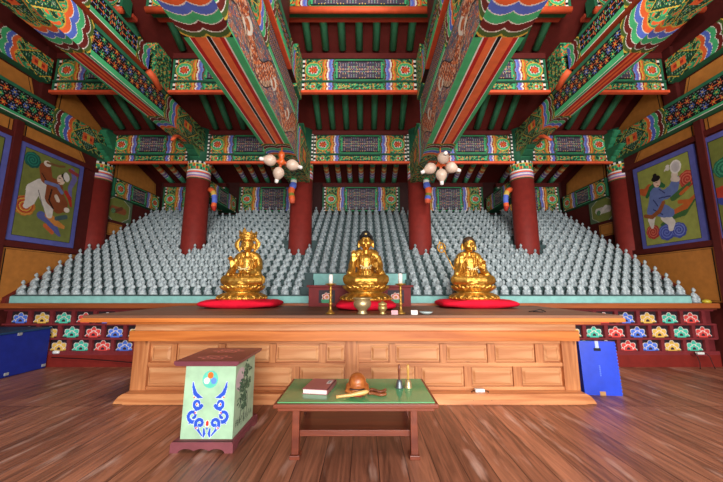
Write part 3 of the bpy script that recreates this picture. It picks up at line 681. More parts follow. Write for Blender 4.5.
# ---------------------------------------------------------------- the stepped stand and its lotus front
TIER_SHADED = (60, 80, 80)  # darker than the teal risers: shade between the statues put into the colour
NR, NC, DY, DZ, Y1, Z1 = 17, 61, .2, .1356, 5.50, 1.171
SX0, SX1 = -5.90, 5.62
PX = (SX1-SX0)/(NC-1)
CG = (-.86, .88)          # gap in the middle of the three front tiers
ts = thing('statue_stand', 'wide stepped teal stand carrying rows of small grey Buddha statues', 'stand', (0, 7, 0))
m = MB()
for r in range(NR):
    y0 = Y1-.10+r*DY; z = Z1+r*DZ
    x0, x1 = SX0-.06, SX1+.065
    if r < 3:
        m.box((x0, y0, z-DZ-.02), (CG[0], 8.95, z), TIER_SHADED); m.box((CG[1], y0, z-DZ-.02), (x1, 8.95, z), TIER_SHADED)
    else: m.box((x0, y0, z-DZ-.02), (x1, 8.95, z), TIER_SHADED)
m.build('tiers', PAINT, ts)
m = MB()
m.box((SX0-.06, 5.38, 1.037), (CG[0], 8.9, 1.15), (134, 190, 184)); m.box((CG[1], 5.38, 1.037), (SX1+.06, 8.9, 1.15), (134, 190, 184))
m.box((CG[0]-.02, Y1-.1+3*DY-.03, 1.037), (CG[1]+.02, 8.9, Z1+3*DZ-.02), (134, 190, 184))
m.box((CG[0]-.12, 5.36, 1.037), (CG[1]+.12, 6.1, 1.14), (134, 190, 184))
m.build('teal_riser', PAINT, ts)
slab('ledge', (-6.0, 5.24, .955), (6.0, 5.46, 1.037), (140, 70, 34), LEDGE, ts, .008)
slab('ledge_moulding', (-6.0, 5.30, .925), (6.0, 5.46, .955), (100, 40, 28), PAINT, ts)
slab('base_board', (-6.0, 5.36, 0), (6.0, 5.46, .19), (120, 32, 24), PAINT, ts)
m = MB(); m.box((-6.0, 5.42, .19), (6.0, 5.47, .925), (104, 32, 36))
m.build('lotus_board', PAINT, ts)
m = MB()
for z in (.19, .222, .435, .668, .90): m.box((-6.0, 5.36, z), (6.0, 5.43, z+(.028 if z > .2 and z < .9 else .03)), (122, 42, 46))
m.build('rails', PAINT, ts)
LC = [((222, 76, 70), 'red'), ((84, 124, 224), 'blue'), ((226, 184, 84), 'yellow'), ((76, 196, 168), 'teal')]
def cell_art(col):
    nu, nv = 40, 24; u = (np.arange(nu)+.5)/nu-.5; v = (np.arange(nv)+.5)/nv-.5; U, V = np.meshgrid(u*.30, v*.19, indexing='ij')
    c = full(U, (44, 32, 38)); x = U/1.17; y = (V+.062)/1.17
    r = np.hypot(x, y*1.05); th = np.arctan2(y, x)
    tp = th-PI/2; pet = .125*(.74+.26*np.abs(np.cos(3.5*tp))); up = y > -.012
    setc(c, (r < pet+.003) & up, (226, 214, 204)); setc(c, (r < pet-.007) & up, col)
    setc(c, up & (np.abs(np.cos(3.5*tp)) < .16) & (r > .05) & (r < pet), (226, 214, 204))
    setc(c, up & (np.abs(r-.066*(.8+.2*np.abs(np.cos(2.5*tp)))) < .005), (226, 214, 204)); setc(c, (r < .026) & up, (60, 40, 50))
    setc(c, (np.abs(x) < .065) & (y > -.03) & (y < -.010), col)
    return c
ARTS = [cell_art(c) for c, _ in LC]
Z0 = (.698, .465, .240)
CW = .368
# first flower of each tier counted from the left, and its colour
rows = [(-6.123, 0), (-5.954, 0), (-5.77, 0)]
for r, (xs, k0) in enumerate(rows):
    z = Z0[r]; H = .195; j = 0
    sx = xs; kk = k0
    while sx < 6.0:
        if (sx < -2.3 or sx > 2.35) and sx-.155 > -5.98 and sx+.155 < 5.98:
            m = MB(); m.grid((sx-.15, 5.415, z), (.30, 0, 0), (0, 0, H), 40, 24, ARTS[kk % 4]); m.box((sx-.15, 5.415, z), (sx+.15, 5.42, z+H), (30, 22, 26))
            m.v[0] = m.v[0]-np.array([0, .002, 0]); o = m.build('lotus_panel', PAINT, ts, fixn=False); o['label'] = '%s lotus painted on a dark panel' % LC[kk % 4][1]
            m = MB(); m.box((sx+.155, 5.375, z-.02), (sx+CW-.155, 5.43, z+H+.03), (122, 42, 46)); m.build('divider', PAINT, ts)
        sx += CW; kk += 1

# ---------------------------------------------------------------- the thousand little statues
def statue_mat():
    m, nt, b = new_mat('statue_glaze'); N = nt.nodes; L = nt.links
    tc = N.new('ShaderNodeTexCoord'); nz = N.new('ShaderNodeTexNoise'); nz.inputs['Scale'].default_value = 18; L.new(tc.outputs['Object'], nz.inputs['Vector'])
    rp = N.new('ShaderNodeValToRGB'); rp.color_ramp.elements[0].position = .35; rp.color_ramp.elements[1].position = .65
    rp.color_ramp.elements[0].color = (*lin((128, 142, 148)), 1); rp.color_ramp.elements[1].color = (*lin((186, 198, 200)), 1)
    L.new(nz.outputs['Fac'], rp.inputs['Fac']); L.new(rp.outputs['Color'], b.inputs['Base Color']); b.inputs['Roughness'].default_value = .35
    return m
STAT = statue_mat()
def small_buddha():
    p = MB()
    p.lathe([(.07, 0), (.08, .012), (.062, .024), (.06, .030), (.074, .044), (.066, .052)], 18)
    for s in (-1, 1):
        p.tube([(s*.026, .01, .070), (s*.056, -.022, .068), (s*.018, -.052, .066)], [.024, .022, .017], 10)
        p.tube([(s*.026, .012, .158), (s*.044, .0, .122), (s*.034, -.036, .096), (s*.01, -.046, .094)], [.015, .015, .014, .011], 10)
    p.ball((0, -.018, .070), (.052, .038, .022)); p.tube([(0, .012, .064), (0, .010, .14), (0, .008, .160)], [.036, .036, .022], 12)
    p.tube([(-.020, .012, .160), (.020, .012, .160)], .016, 10); p.tube([(0, .008, .16), (0, .004, .2)], .012, 8)
    p.ball((0, 0, .214), (.0275, .030, .034)); p.ball((0, .004, .247), (.015, .015, .010)); p.ball((0, -.029, .21), (.005, .006, .009), 8, 5)
    return remeshed('small_buddha_statue', p, .0054, 2, .38)
SB = small_buddha(); SB.materials.append(STAT)
print('statue faces', len(SB.polygons))
allst = []
cams = np.array([0.1, 0, 1.3])
def hidden(x, r):
    y = Y1+r*DY; z = Z1+r*DZ+.2
    if r < 3 and CG[0]-.07 < x < CG[1]+.07: return True
    if y > 7.2 and z+.06 > 3.43 and abs(abs(x)-3.8) < .22: return True
    for cx, _ in COLX:
        if math.hypot(x-cx, y-7.0) < .335: return True
    return False
for r in range(NR):
    row = [(SX0+c*PX, r) for c in range(NC) if not hidden(SX0+c*PX, r)]
    for k, (x, _) in enumerate(row):
        allst.append((r, k, len(row), x, Y1+r*DY, Z1+r*DZ))
near = sorted(allst, key=lambda s: math.dist((s[3], s[4], s[5]), cams)*(1+0*s[0]))
near = sorted(allst, key=lambda s: s[4]*.989+(s[5]-1.3)*.148)[:300]
ROWN = ['front', 'second', 'third', 'fourth', 'fifth', 'sixth', 'seventh']
first = True
for r, k, n, x, y, z in near:
    o = bpy.data.objects.new('small_buddha_statue', SB); C.objects.link(o); o.location = (x, y, z)
    if k < n/2: w = '%s from the left end' % ordinal(k+1)
    else: w = '%s from the right end' % ordinal(n-k)
    tag(o, 'small pale grey seated Buddha statue, %s of the %s row' % (w, ROWN[r]), 'statue', 'small grey Buddha statues on the lower tiers')
rest = [s for s in allst if s not in set(near)]
nv = len(SB.vertices); co = np.empty(nv*3); SB.vertices.foreach_get('co', co); co = co.reshape(-1, 3)
lt = np.empty(len(SB.polygons), np.int32); SB.polygons.foreach_get('loop_total', lt); li = np.empty(len(SB.loops), np.int32); SB.loops.foreach_get('vertex_index', li)
K = len(rest); off = np.array([(s[3], s[4]-7.5, s[5]-2) for s in rest])
V = (co[None]+off[:, None]).reshape(-1, 3); LI = (li[None]+(np.arange(K)*nv)[:, None]).ravel(); LT = np.tile(lt, K)
me = bpy.data.meshes.new('small_buddha_statues'); me.vertices.add(len(V)); me.vertices.foreach_set('co', V.ravel().astype(np.float32))
me.loops.add(len(LI)); me.loops.foreach_set('vertex_index', LI.astype(np.int32)); me.polygons.add(len(LT)); ls = np.concatenate([[0], np.cumsum(LT)[:-1]])
me.polygons.foreach_set('loop_start', ls.astype(np.int32)); me.update(calc_edges=True); me.validate(); me.polygons.foreach_set('use_smooth', [True]*len(me.polygons)); me.materials.append(STAT)
o = bpy.data.objects.new('small_buddha_statues', me); C.objects.link(o); o.location = (0, 7.5, 2)
tag(o, 'rows of small pale grey seated Buddha statues filling the upper tiers up to the back wall', 'statue'); o['kind'] = 'stuff'
o = bpy.data.objects.new('small_buddha_statue', SB); C.objects.link(o); o.location = (5.80, 5.44, 1.037)
tag(o, 'small grey Buddha statue standing alone and lower at the right end of the teal stand', 'statue', 'small grey Buddha statues on the lower tiers')
o = MB().lathe([(.05, 0), (.062, .02), (.05, .045), (.02, .06)], 16, (196, 176, 50), Matrix.Translation((5.91, 5.36, 1.037))).build('yellow_bun', GLOSS)
tag(o, 'little yellow lump on the ledge at the right wall', 'offering')

# ---------------------------------------------------------------- the pine altar table
at = thing('altar_table', 'long pale pine altar table with panelled front and overhanging top', 'altar', (0, 4.3, 0))
slab('tabletop', (-2.94, 3.43, .962), (2.89, 5.24, 1.0), (110, 78, 60), TOPW, at)
slab('top_edge', (-2.95, 3.41, .928), (2.90, 5.24, .972), (200, 110, 50), PINEO, at, .006)
slab('upper_moulding', (-2.78, 3.56, .89), (2.74, 5.2, .928), (180, 96, 44), PINEO, at, .004)
slab('frieze', (-2.58, 3.74, .80), (2.57, 5.2, .89), (214, 140, 80), PINEP, at)
slab('waist_board', (-2.62, 3.70, .685), (2.58, 5.2, .80), (190, 100, 44), PINEO, at, .006)
slab('carcass', (-2.66, 3.90, .05), (2.64, 5.2, .69), (170, 92, 44), PINE, at)
for x0, x1 in ((-2.66, -2.48), (2.46, 2.64)): slab('corner_post', (x0, 3.855, .1), (x1, 3.93, .685), (190, 112, 58), PINEV, at, .004)
slab('center_post', (-.13, 3.86, .1), (.03, 3.92, .685), (190, 112, 58), PINEV, at, .004)
slab('rail', (-2.48, 3.87, .63), (2.46, 3.92, .685), (190, 112, 58), PINE, at, .003)
slab('rail', (-2.48, 3.87, .367), (2.46, 3.92, .413), (190, 112, 58), PINE, at, .003)
slab('rail', (-2.48, 3.87, .1), (2.46, 3.92, .142), (190, 112, 58), PINE, at, .003)
m = MB(); m.prism([(3.70, 0), (4.9, 0), (4.9, .105), (3.90, .105), (3.80, .09), (3.73, .06)], 0, -2.62, 2.60, (196, 118, 62))
m.prism([(-2.74, 0), (2.72, 0), (2.70, .035), (2.66, .08), (2.62, .105), (-2.64, .105), (-2.68, .08), (-2.72, .035)], 1, 3.72, 5.0, (196, 118, 62))
m.build('plinth', PINE, at, bevel=.004)
def pxX(u, Y): return .1+(u-364.5)/310*(Y*.989-.6*.148)
UP = [(155, 173), (180, 219), (228, 270), (278, 319), (327.5, 344), (371, 388), (396, 438), (446, 485), (494, 532), (542, 556)]
LO = [(153, 203), (211, 245), (253, 293), (302, 344), (371, 413), (421, 461), (470, 509), (519, 557)]
for lst, z0, z1 in ((UP, .43, .605), (LO, .155, .35)):
    for a, b in lst:
        x0, x1 = pxX(a, 3.9), pxX(b, 3.9); m = MB()
        m.prism([(x0, z0), (x1, z0), (x1, z1), (x0, z1)], 1, 3.885, 3.91, (226, 160, 100))
        v = np.array([(x0+.006, 3.885, z0+.006), (x1-.006, 3.885, z0+.006), (x1-.006, 3.885, z1-.006), (x0+.006, 3.885, z1-.006), (x0+.03, 3.868, z0+.03), (x1-.03, 3.868, z0+.03), (x1-.03, 3.868, z1-.03), (x0+.03, 3.868, z1-.03)])
        m.add(v, [(4, 5, 6, 7), (0, 1, 5, 4), (1, 2, 6, 5), (2, 3, 7, 6), (3, 0, 4, 7)], (226, 160, 100)); m.build('panel', PINEP, at)
    xs = [pxX(v, 3.9) for p in lst for v in p]
    for a, b in zip(xs[1:-1:2], xs[2::2]):
        if a < -.05 < b: continue
        slab('stile', (a+.012, 3.872, z0-.02), (b-.012, 3.92, z1+.02), (190, 112, 58), PINEV, at)

# ---------------------------------------------------------------- gilded Buddhas on cushions
def cushion(x, y, w, d, label):
    m = MB(); n = 28; prof = []
    for k in range(9):
        t = -PI/2+PI*k/8; prof.append((math.cos(t), math.sin(t)))
    v = []; f = []; seg = 48
    for i, (c, s_) in enumerate(prof):
        for j in range(seg):
            a = 2*PI*j/seg; e = 5.0; ca, sa = math.cos(a), math.sin(a)
            k = (abs(ca)**e+abs(sa)**e)**(-1/e); pinch = 1+.05*abs(math.sin(2*a))**6
            rr = k*pinch*(.80+.20*c) if 0 < i < 8 else k*.8*(0.02 if False else 1)
            hh = .062*(1-.35*abs(math.sin(2*a))**6)
            v.append((x+ca*rr*w/2, y+sa*rr*d/2, 1.0+.062+s_*hh))
    for i in range(8):
        for j in range(seg):
            k = (j+1) % seg; f.append((i*seg+j, i*seg+k, (i+1)*seg+k, (i+1)*seg+j))
    f.append(tuple(range(seg-1, -1, -1))); f.append(tuple(range(8*seg, 9*seg))); m.add(v, f, (222, 22, 50), True)
    o = m.build('red_cushion', CLOTH); tag(o, label, 'cushion', 'red cushions under the gilded statues'); return o
CUS = [(-1.75, 4.80, 1.10, .78), (.12, 4.46, .80, .86), (1.77, 4.80, 1.10, .78)]
cushion(*CUS[0], 'wide red cushion under the crowned gilded Buddha on the left')
cushion(*CUS[1], 'red cushion under the middle gilded Buddha, behind the brass bowl')
cushion(*CUS[2], 'wide red cushion under the gilded Buddha on the right')
HC = np.array((0, .02, .53))
def HEAD(v): return (np.asarray(v, float)-HC)*np.array((1.06, 1.1, 1.10))+HC+np.array((0, -.01, -.02))
def seated(hand, hair):
    """one continuous seated figure, seat at z = 0, looking along -Y"""
    p = MB(); hd = MB()
    for s in (-1, 1):
        p.tube([(s*.09, .06, .09), (s*.24, -.02, .085), (s*.30, -.11, .075)], [.10, .10, .075], 14)
        p.tube([(s*.30, -.11, .075), (s*.14, -.22, .06), (s*-.06, -.235, .07)], [.078, .066, .05], 14)
        p.tube([(s*.06, .045, .47), (s*.15, .05, .43), (s*.21, .05, .40)], [.07, .08, .07], 14)
        hd.tube([(s*.092, .035, .655), (s*.10, .03, .60), (s*.098, .03, .555)], [.016, .018, .017], 8)   # long ears
        # eyelids, brows
        hd.tube([(s*.014, -.074, .645), (s*.036, -.074, .647), (s*.056, -.062, .643)], [.005, .0075, .004], 6)
        hd.tube([(s*.012, -.078, .668), (s*.038, -.074, .676), (s*.062, -.058, .664)], [.004, .005, .003], 6)
        hd.ball((s*.035, -.055, .607), (.03, .024, .03))
    p.ball((0, -.12, .065), (.27, .13, .062))
    p.tube([(0, .06, .08), (0, .065, .2), (0, .06, .33), (0, .05, .43)], [.175, .165, .172, .135], 18, sy=.76)
    p.ball((0, -.005, .36), (.12, .07, .08)); p.tube([(0, .045, .44), (0, .035, .56)], [.07, .055], 12)
    p.tube([(-.055, .03, .53), (0, -.018, .525), (.055, .03, .53)], .012, 8)
    hd.ball((0, .012, .635), (.088, .096, .108)); hd.ball((0, -.03, .575), (.05, .048, .036))
    hd.tube([(0, -.078, .655), (0, -.092, .628), (0, -.097, .617)], [.008, .011, .014], 8); hd.ball((0, -.088, .612), (.018, .01, .007), 8, 6)
    hd.tube([(-.026, -.080, .588), (0, -.088, .589), (.026, -.080, .588)], [.004, .007, .004], 6); hd.tube([(-.018, -.080, .578), (0, -.086, .577), (.018, -.080, .578)], [.003, .007, .003], 6); hd.ball((0, -.072, .557), (.022, .018, .016), 8, 6)
    def hand_at(c, d, n, th, curl=.2, k=1.0):
        """palm at c, fingers along d, palm facing n, thumb on the side th"""
        c = Vector(c); d = Vector(d).normalized(); n = Vector(n).normalized(); w = d.cross(n).normalized()
        if w.dot(Vector(th)) < 0: w = -w
        for q in (-1, -.33, .33, 1): p.tube([tuple(c-d*.035*k+w*.018*q*k), tuple(c+d*.03*k+w*.024*q*k)], [.016*k, .015*k], 8)
        for q, L in ((1, .062), (.34, .072), (-.34, .068), (-1, .052)):
            b = c+d*.03*k+w*.026*q*k
            p.tube([tuple(b), tuple(b+d*L*.45*k+n*curl*.01*k+w*q*.003), tuple(b+d*L*.8*k+n*curl*.05*k+w*q*.004), tuple(b+d*L*k+n*curl*.1*k+w*q*.005)], [.0105*k, .010*k, .009*k, .007*k], 8)
        b = c-d*.02*k+w*.024*k; p.tube([tuple(b), tuple(b+w*.03*k+d*.02*k), tuple(b+w*.036*k+d*.055*k+n*.01)], [.014*k, .012*k, .008*k], 8)
    if hand == 'raised':
        p.tube([(-.205, .05, .40), (-.245, .02, .27), (-.235, -.06, .20)], [.07, .07, .06], 12); p.tube([(-.235, -.06, .20), (-.225, -.11, .27), (-.215, -.14, .335)], [.058, .045, .03], 12)
        hand_at((-.213, -.15, .365), (0, .0, 1), (0, -1, 0), (1, 0, 0), .3, 1.12)
        p.tube([(.205, .05, .40), (.245, .02, .27), (.215, -.08, .20)], [.07, .07, .06], 12); p.tube([(.215, -.08, .20), (.18, -.15, .235)], [.055, .034], 12)
        hand_at((.168, -.185, .268), (-.1, -.25, 1), (-.2, -1, -.1), (-1, 0, 0), .6, 1.0)
        p.tube([(-.25, -.02, .26), (-.27, -.06, .16), (-.29, -.07, .08)], [.05, .05, .04], 10); p.tube([(.24, -.03, .24), (.27, -.07, .15), (.29, -.08, .09)], [.05, .05, .04], 10)
    else:
        p.tube([(-.205, .05, .40), (-.245, .01, .27), (-.21, -.10, .20)], [.07, .07, .06], 12); p.tube([(-.21, -.10, .20), (-.185, -.17, .25), (-.18, -.185, .28)], [.055, .036, .03], 12)
        hand_at((-.18, -.195, .315), (-.15, -.1, 1), (.2, -1, 0), (1, 0, 0), .8, 1.0)
        p.tube([(.205, .05, .40), (.245, .01, .27), (.205, -.10, .19)], [.07, .07, .06], 12); p.tube([(.205, -.10, .19), (.14, -.19, .17)], [.055, .034], 12)
        hand_at((.13, -.225, .17), (-.3, -1, .05), (0, 0, 1), (-1, -.3, 0), .5, 1.0)
        p.tube([(-.25, -.02, .26), (-.27, -.08, .15), (-.29, -.09, .08)], [.05, .05, .04], 10); p.tube([(.24, -.03, .24), (.27, -.09, .14), (.28, -.10, .08)], [.05, .05, .04], 10)
    # folds of the robe: collar edges, sash, sleeves, lap
    for s in (-1, 1):
        p.tube([(s*.075, .03, .50), (s*.10, -.062, .40), (s*.075, -.088, .28), (s*.03, -.095, .2)], [.014, .018, .017, .014], 8)
        p.tube([(s*.13, .0, .46), (s*.155, -.045, .36), (s*.14, -.075, .24)], [.012, .014, .012], 8)
        for q in range(4): p.tube([(s*(.27-.03*q), -.02-.03*q, .165-.012*q), (s*(.24-.02*q), -.17-.012*q, .125-.004*q), (s*(.10-.02*q), -.262+.006*q, .10-.01*q)], [.008, .011, .008], 6)
        for q in range(3): p.tube([(s*.265, -.0-.03*q, .36-.06*q), (s*.285, -.06, .30-.06*q)], [.007, .01], 6)
    p.tube([(-.11, -.085, .235), (0, -.115, .225), (.11, -.085, .235)], [.018, .022, .018], 8); p.ball((0, -.122, .225), (.034, .022, .03))
    for q in range(3): p.tube([(-.05+.05*q, -.12, .21), (-.055+.055*q, -.17, .14)], [.012, .016], 6)
    p.tube([(-.16, -.245, .05), (0, -.272, .035), (.16, -.245, .05)], [.016, .022, .016], 8)
    p.tube([(-.30, -.14, .03), (-.15, -.25, .02), (0, -.268, .015), (.15, -.25, .02), (.30, -.14, .03)], [.024, .018, .018, .018, .024], 8)
    P = np.concatenate(p.v); k = np.clip((P[:, 2]-.13)/.08, 0, 1); P[:, 0] *= .91-.10*k; p.v = [P]
    hv = HEAD(np.concatenate(hd.v)); p.add(hv, hd.f, (128, 128, 128), True)
    return remeshed('body', p, .0066, 2)
def petals(m, R0, z0, h, n, out, up, col, w=1.0, ph=0):
    for k in range(n):
        a = 2*PI*k/n+ph; ca, sa = math.cos(a), math.sin(a); wd = R0*PI/n*1.15*w; v = []; f = []
        nu, nw = 6, 5
        for i in range(nu+1):
            t = i/nu; ww = wd*math.sin(PI*(.18+.82*t)**.8*.98+.06)**.7 if t < 1 else .003
            rr = R0+out*math.sin(t*PI/2); zz = z0+h*t*up
            for j in range(nw+1):
                q = (j/nw-.5)*2; bow = .018*(1-q*q)
                v.append(((rr+bow)*ca-sa*ww*q, (rr+bow)*sa+ca*ww*q, zz))
        for i in range(nu):
            for j in range(nw): b = i*(nw+1)+j; f.append((b, b+1, b+nw+2, b+nw+1))
        # back skin
        o = len(v); v += [((x*.96), (y*.96), z-.004) for x, y, z in v]; f += [tuple(i+o for i in q[::-1]) for q in f]
        m.add(v, f, col, True)
def pedestal(t, x, y, z):
    T = Matrix.Translation((x, y, z))
    m = MB(); m.lathe([(.345, 0), (.36, .02), (.355, .045), (.325, .06), (.30, .085), (.25, .10), (.24, .12), (.265, .135), (.275, .16), (.285, .20), (.28, .228)], 48, (200, 150, 40), T)
    m.build('lotus_base', GOLD, t)
    m = MB(); petals(m, .26, .105, -.07, 18, .095, 1, (0, 0, 0)); m.v = [v+np.array((x, y, z)) for v in m.v]; m.build('lower_petals', GOLD, t)
    m = MB(); petals(m, .23, .12, .085, 16, .09, 1, (0, 0, 0)); petals(m, .25, .13, .09, 16, .06, 1, (0, 0, 0), 1.0, PI/16); m.v = [v*np.array((1, .92, 1))+np.array((x, y, z)) for v in m.v]; m.build('upper_petals', GOLD, t)
    m = MB(); n = 26
    for k in range(n):
        a = 2*PI*k/n; m.ball((x+.357*math.cos(a), y+.357*math.sin(a), z+.03), .017, 8, 6)
    m.build('beads', GOLD, t)
HAIR = paint_mat('black_hair', .45, .5, .05)
HB = HAIR.node_tree.nodes['Principled BSDF']
def hair_cap(t, x, y, z, col, knob=True):
    m = MB(); random.seed(2)
    # snail curls over the crown and the top knob
    pts = []
    for i in range(9):
        el = PI*.5*i/8
        n = max(1, int(26*math.cos(el)))
        for j in range(n):
            a = 2*PI*(j+.5*(i % 2))/n; ex = math.cos(el)*math.cos(a); ey = math.cos(el)*math.sin(a)
            p = (.092*ex, .012+.100*ey, .658+.092*math.sin(el))
            if ey < -.35 and p[2] < .700: continue
            pts.append(p)
    if knob:
        for i in range(5):
            el = -.1+(PI*.5+.1)*i/4; n = max(1, int(14*math.cos(el)))
            for j in range(n): a = 2*PI*j/n; pts.append((.052*math.cos(el)*math.cos(a), .02+.055*math.cos(el)*math.sin(a), .745+.042*math.sin(el)))
    m.ball((0, .018, .662), (.089, .094, .088), 20, 12, col)
    if knob: m.ball((0, .02, .735), (.05, .053, .04), 14, 8, col)
    for p in pts: m.ball((p[0], p[1], p[2]-(.01 if p[2] > .74 else 0)), .0125, 6, 5, col)
    m.v = [HEAD(v)+np.array((x, y, z)) for v in m.v]
    m.build('hair', HAIR, t)
    if knob: j = MB().ball((0, -.078, .725), (.015, .012, .013), 10, 6, (230, 200, 120)); j.v = [HEAD(v)+np.array((x, y, z)) for v in j.v]; j.build('jewel', GLOSS, t)
def gold_buddha(i, kind, label, sc):
    x, y = CUS[i][0]+(0 if i != 0 else -.02), CUS[i][1]+.02; z = 1.112
    t = thing('gilded_buddha_statue', label, 'statue', (x, y, z))
    pedestal(t, x, y, z)
    zs = z+.222
    me = seated('raised' if kind != 'crown' else 'lap', kind); x += (.035, 0, -.03)[i]; o = place(me, 'body', GOLD, t, (x, y, zs))
    if kind == 'curls': hair_cap(t, x, y, zs, (16, 15, 18))
    if kind == 'bald':
        m = MB(); m.ball((0, .024, .668), (.0915, .096, .088), 20, 12, (60, 42, 26)); m.v = [HEAD(v)+np.array((x, y, zs)) for v in m.v]; m.build('hair', HAIR, t)
    if kind == 'crown':
        m = MB(); T = Matrix.Translation((x, y+.002, zs-.005)) @ Matrix.Diagonal((1.06, 1.1, 1, 1))
        m.lathe([(.098, .690), (.104, .70), (.104, .722), (.097, .735), (.10, .76)], 32, (0, 0, 0), T)
        for k in range(13):
            a = -PI/2+(k-6)*.36; big = (k % 2 == 0); h = .15 if k == 6 else (.115 if big else .085)
            c = Vector((x+.112*math.cos(a), y+.002+.124*math.sin(a), zs+.725)); d = Vector((math.cos(a)*.25, math.sin(a)*.25, 1)); wv = Vector((-math.sin(a), math.cos(a), 0))
            v = []
            for q, (wd, hh) in enumerate(((.020, 0), (.036, .25), (.024, .45), (.031, .62), (.012, .82), (.002, 1.0))):
                for sg in (-1, 1): v.append(tuple(c+d*h*hh+wv*wd*sg))
            n = len(v); v += [tuple(Vector(p)+Vector((-math.cos(a), -math.sin(a), 0))*.012) for p in v]
            f = []
            for q in range(5):
                b = 2*q; f += [(b, b+1, b+3, b+2), (n+b, n+b+2, n+b+3, n+b+1), (b, b+2, n+b+2, n+b), (b+1, n+b+1, n+b+3, b+3)]
            m.add(v, f, (0, 0, 0))
            m.ball(tuple(c+d*h*.35+Vector((math.cos(a), math.sin(a), 0))*.006), .012, 8, 6)
            m.ball((c.x, c.y, c.z-.03), .009, 8, 6)
        m.build('crown', GOLD, t)
        m = MB(); m.ball((x, y+.02, zs+.75), (.088, .092, .085), 16, 10); m.build('top_knot', GOLD, t)
        for s in (-1, 1):
            m = MB()
            for k in range(9):
                u = k/8; cx = x+s*(.120+.045*math.sin(u*PI)); cz = zs+.72-.19*u; m.ball((cx, y-.005, cz), (.024+.016*math.sin(u*PI), .01, .02), 8, 6)
                m.ball((cx+s*.03*math.sin(u*PI), y, cz+.012), (.014, .008, .012), 8, 6)
            m.build('crown_ribbon', GOLD, t)
    # jewelled clasp on the chest
    m = MB()
    for k in range(11):
        u = (k-5)/5; m.ball((x+u*.075, y-.128+.018*u*u, zs+.262-.02*math.cos(u*2)), .011, 8, 6)
    for k in range(5): m.ball((x+(k-2)*.03, y-.138+.004*abs(k-2), zs+.232), .012, 8, 6)
    o = m.build('chest_clasp', GLOSS, t); o.data.attributes['Col'].data.foreach_set('color', np.tile(np.append(lin((224, 206, 150)), 1), len(o.data.loops)).astype(np.float32))
    return t
gold_buddha(0, 'crown', 'gilded seated Buddha wearing a tall flame crown, on the left red cushion', 1)
gold_buddha(1, 'curls', 'gilded seated Buddha with black curled hair and raised hand, in the middle', 1)
gold_buddha(2, 'bald', 'gilded seated Buddha with smooth dark cap of hair, on the right red cushion', 1)
# ring-headed staff beside the right statue
x, y = 1.35, 4.86
t = thing('ring_staff', 'thin gilded staff with openwork ring head beside the right gilded Buddha', 'staff', (x+.12, y-.02, 1.43))
MB().tube([(x+.20, y-.06, 1.43), (x+.02, y, 1.84)], .009, 8).build('shaft', GOLD, t)
m = MB()
for k in range(20):
    a = 2*PI*k/20; b = 2*PI*(k+1)/20; m.tube([(x-.035+.062*math.cos(a), y, 1.92+.075*math.sin(a)), (x-.035+.062*math.cos(b), y, 1.92+.075*math.sin(b))], .011, 6)
for q in (-.03, .03): m.tube([(x-.035+q, y, 1.86), (x-.035+q*.4, y, 1.98)], .008, 6)
m.ball((x-.035, y, 1.92), (.02, .012, .03), 10, 8); m.ball((x-.06, y, 2.005), (.014, .012, .022), 8, 6); m.tube([(x+.03, y, 1.84), (x-.0, y, 1.87)], .012, 6)
m.build('ring_head', GOLD, t)

# ---------------------------------------------------------------- things on the altar
t = thing('red_offering_table', 'low dark red table with painted lotus panels behind the middle gilded Buddha', 'table', (0.03, 5.15, 1.0))
slab('tabletop', (-.82, 4.98, 1.30), (.88, 5.22, 1.335), (110, 24, 24), PAINT, t, .005)
slab('body', (-.79, 5.02, 1.0), (.84, 5.2, 1.30), (116, 28, 28), PAINT, t)
for xx in (-.50, .60):
    nu, nv = 44, 36; u = ((np.arange(nu)+.5)/nu-.5)*.26; v = ((np.arange(nv)+.5)/nv-.5)*.2; U, V_ = np.meshgrid(u, v, indexing='ij')
    c = full(U, (50, 36, 44)); lotus(c, U, V_+.01, .085, ((196, 84, 70), (226, 190, 176), (226, 206, 190))); setc(c, (V_ < -.045) & (np.abs(U) < .09-.3*np.abs(V_+.06)), (70, 150, 110))
    m = MB(); m.grid((xx-.13, 5.014, 1.055), (.26, 0, 0), (0, 0, .2), nu, nv, c); m.box((xx-.13, 5.016, 1.055), (xx+.13, 5.022, 1.255), (40, 20, 24)); m.build('lotus_panel', PAINT, t, fixn=False)
def candlestick(x, y, label):
    t = thing('candlestick', label, 'candlestick', (x, y, 1.0), 'brass candlesticks')
    B = (170, 126, 52); T = Matrix.Translation((x, y, 1.0))
    MB().lathe([(.052, 0), (.054, .012), (.03, .025), (.016, .05), (.014, .10), (.024, .115), (.014, .13), (.013, .19), (.022, .21), (.013, .225), (.013, .27), (.02, .285), (.012, .30), (.016, .325)], 24, B, T).build('stem', METAL, t)
    MB().lathe([(.02, .322), (.062, .332), (.066, .342), (.02, .346)], 28, (176, 132, 56), T).build('drip_pan', METAL, t)
    return t
def candle(x, y, h, label):
    o = MB().lathe([(.024, 1.346), (.024, 1.346+h), (.018, 1.35+h)], 20, (236, 230, 222), Matrix.Translation((x, y, 0))).build('candle', GLOSS)
    MB().tube([(x, y, 1.35+h), (x+.003, y, 1.368+h)], .003, 6, (40, 34, 30)).build('wick', PAINT, o)
    tag(o, label, 'candle', 'white candles')
candlestick(-.29, 3.62, 'tall brass candlestick left of the brass bowl'); candle(-.29, 3.62, .098, 'white candle on the left brass candlestick')
candlestick(.515, 3.62, 'tall brass candlestick on the right, beside the small white card'); candle(.515, 3.62, .11, 'white candle on the right brass candlestick')
T = Matrix.Translation((.075, 3.60, 1.0)) @ Matrix.Diagonal((1.12, 1.12, 1.1, 1))
t = thing('brass_bowl', 'footed brass incense bowl in front of the middle red cushion', 'bowl', (.075, 3.60, 1.0))
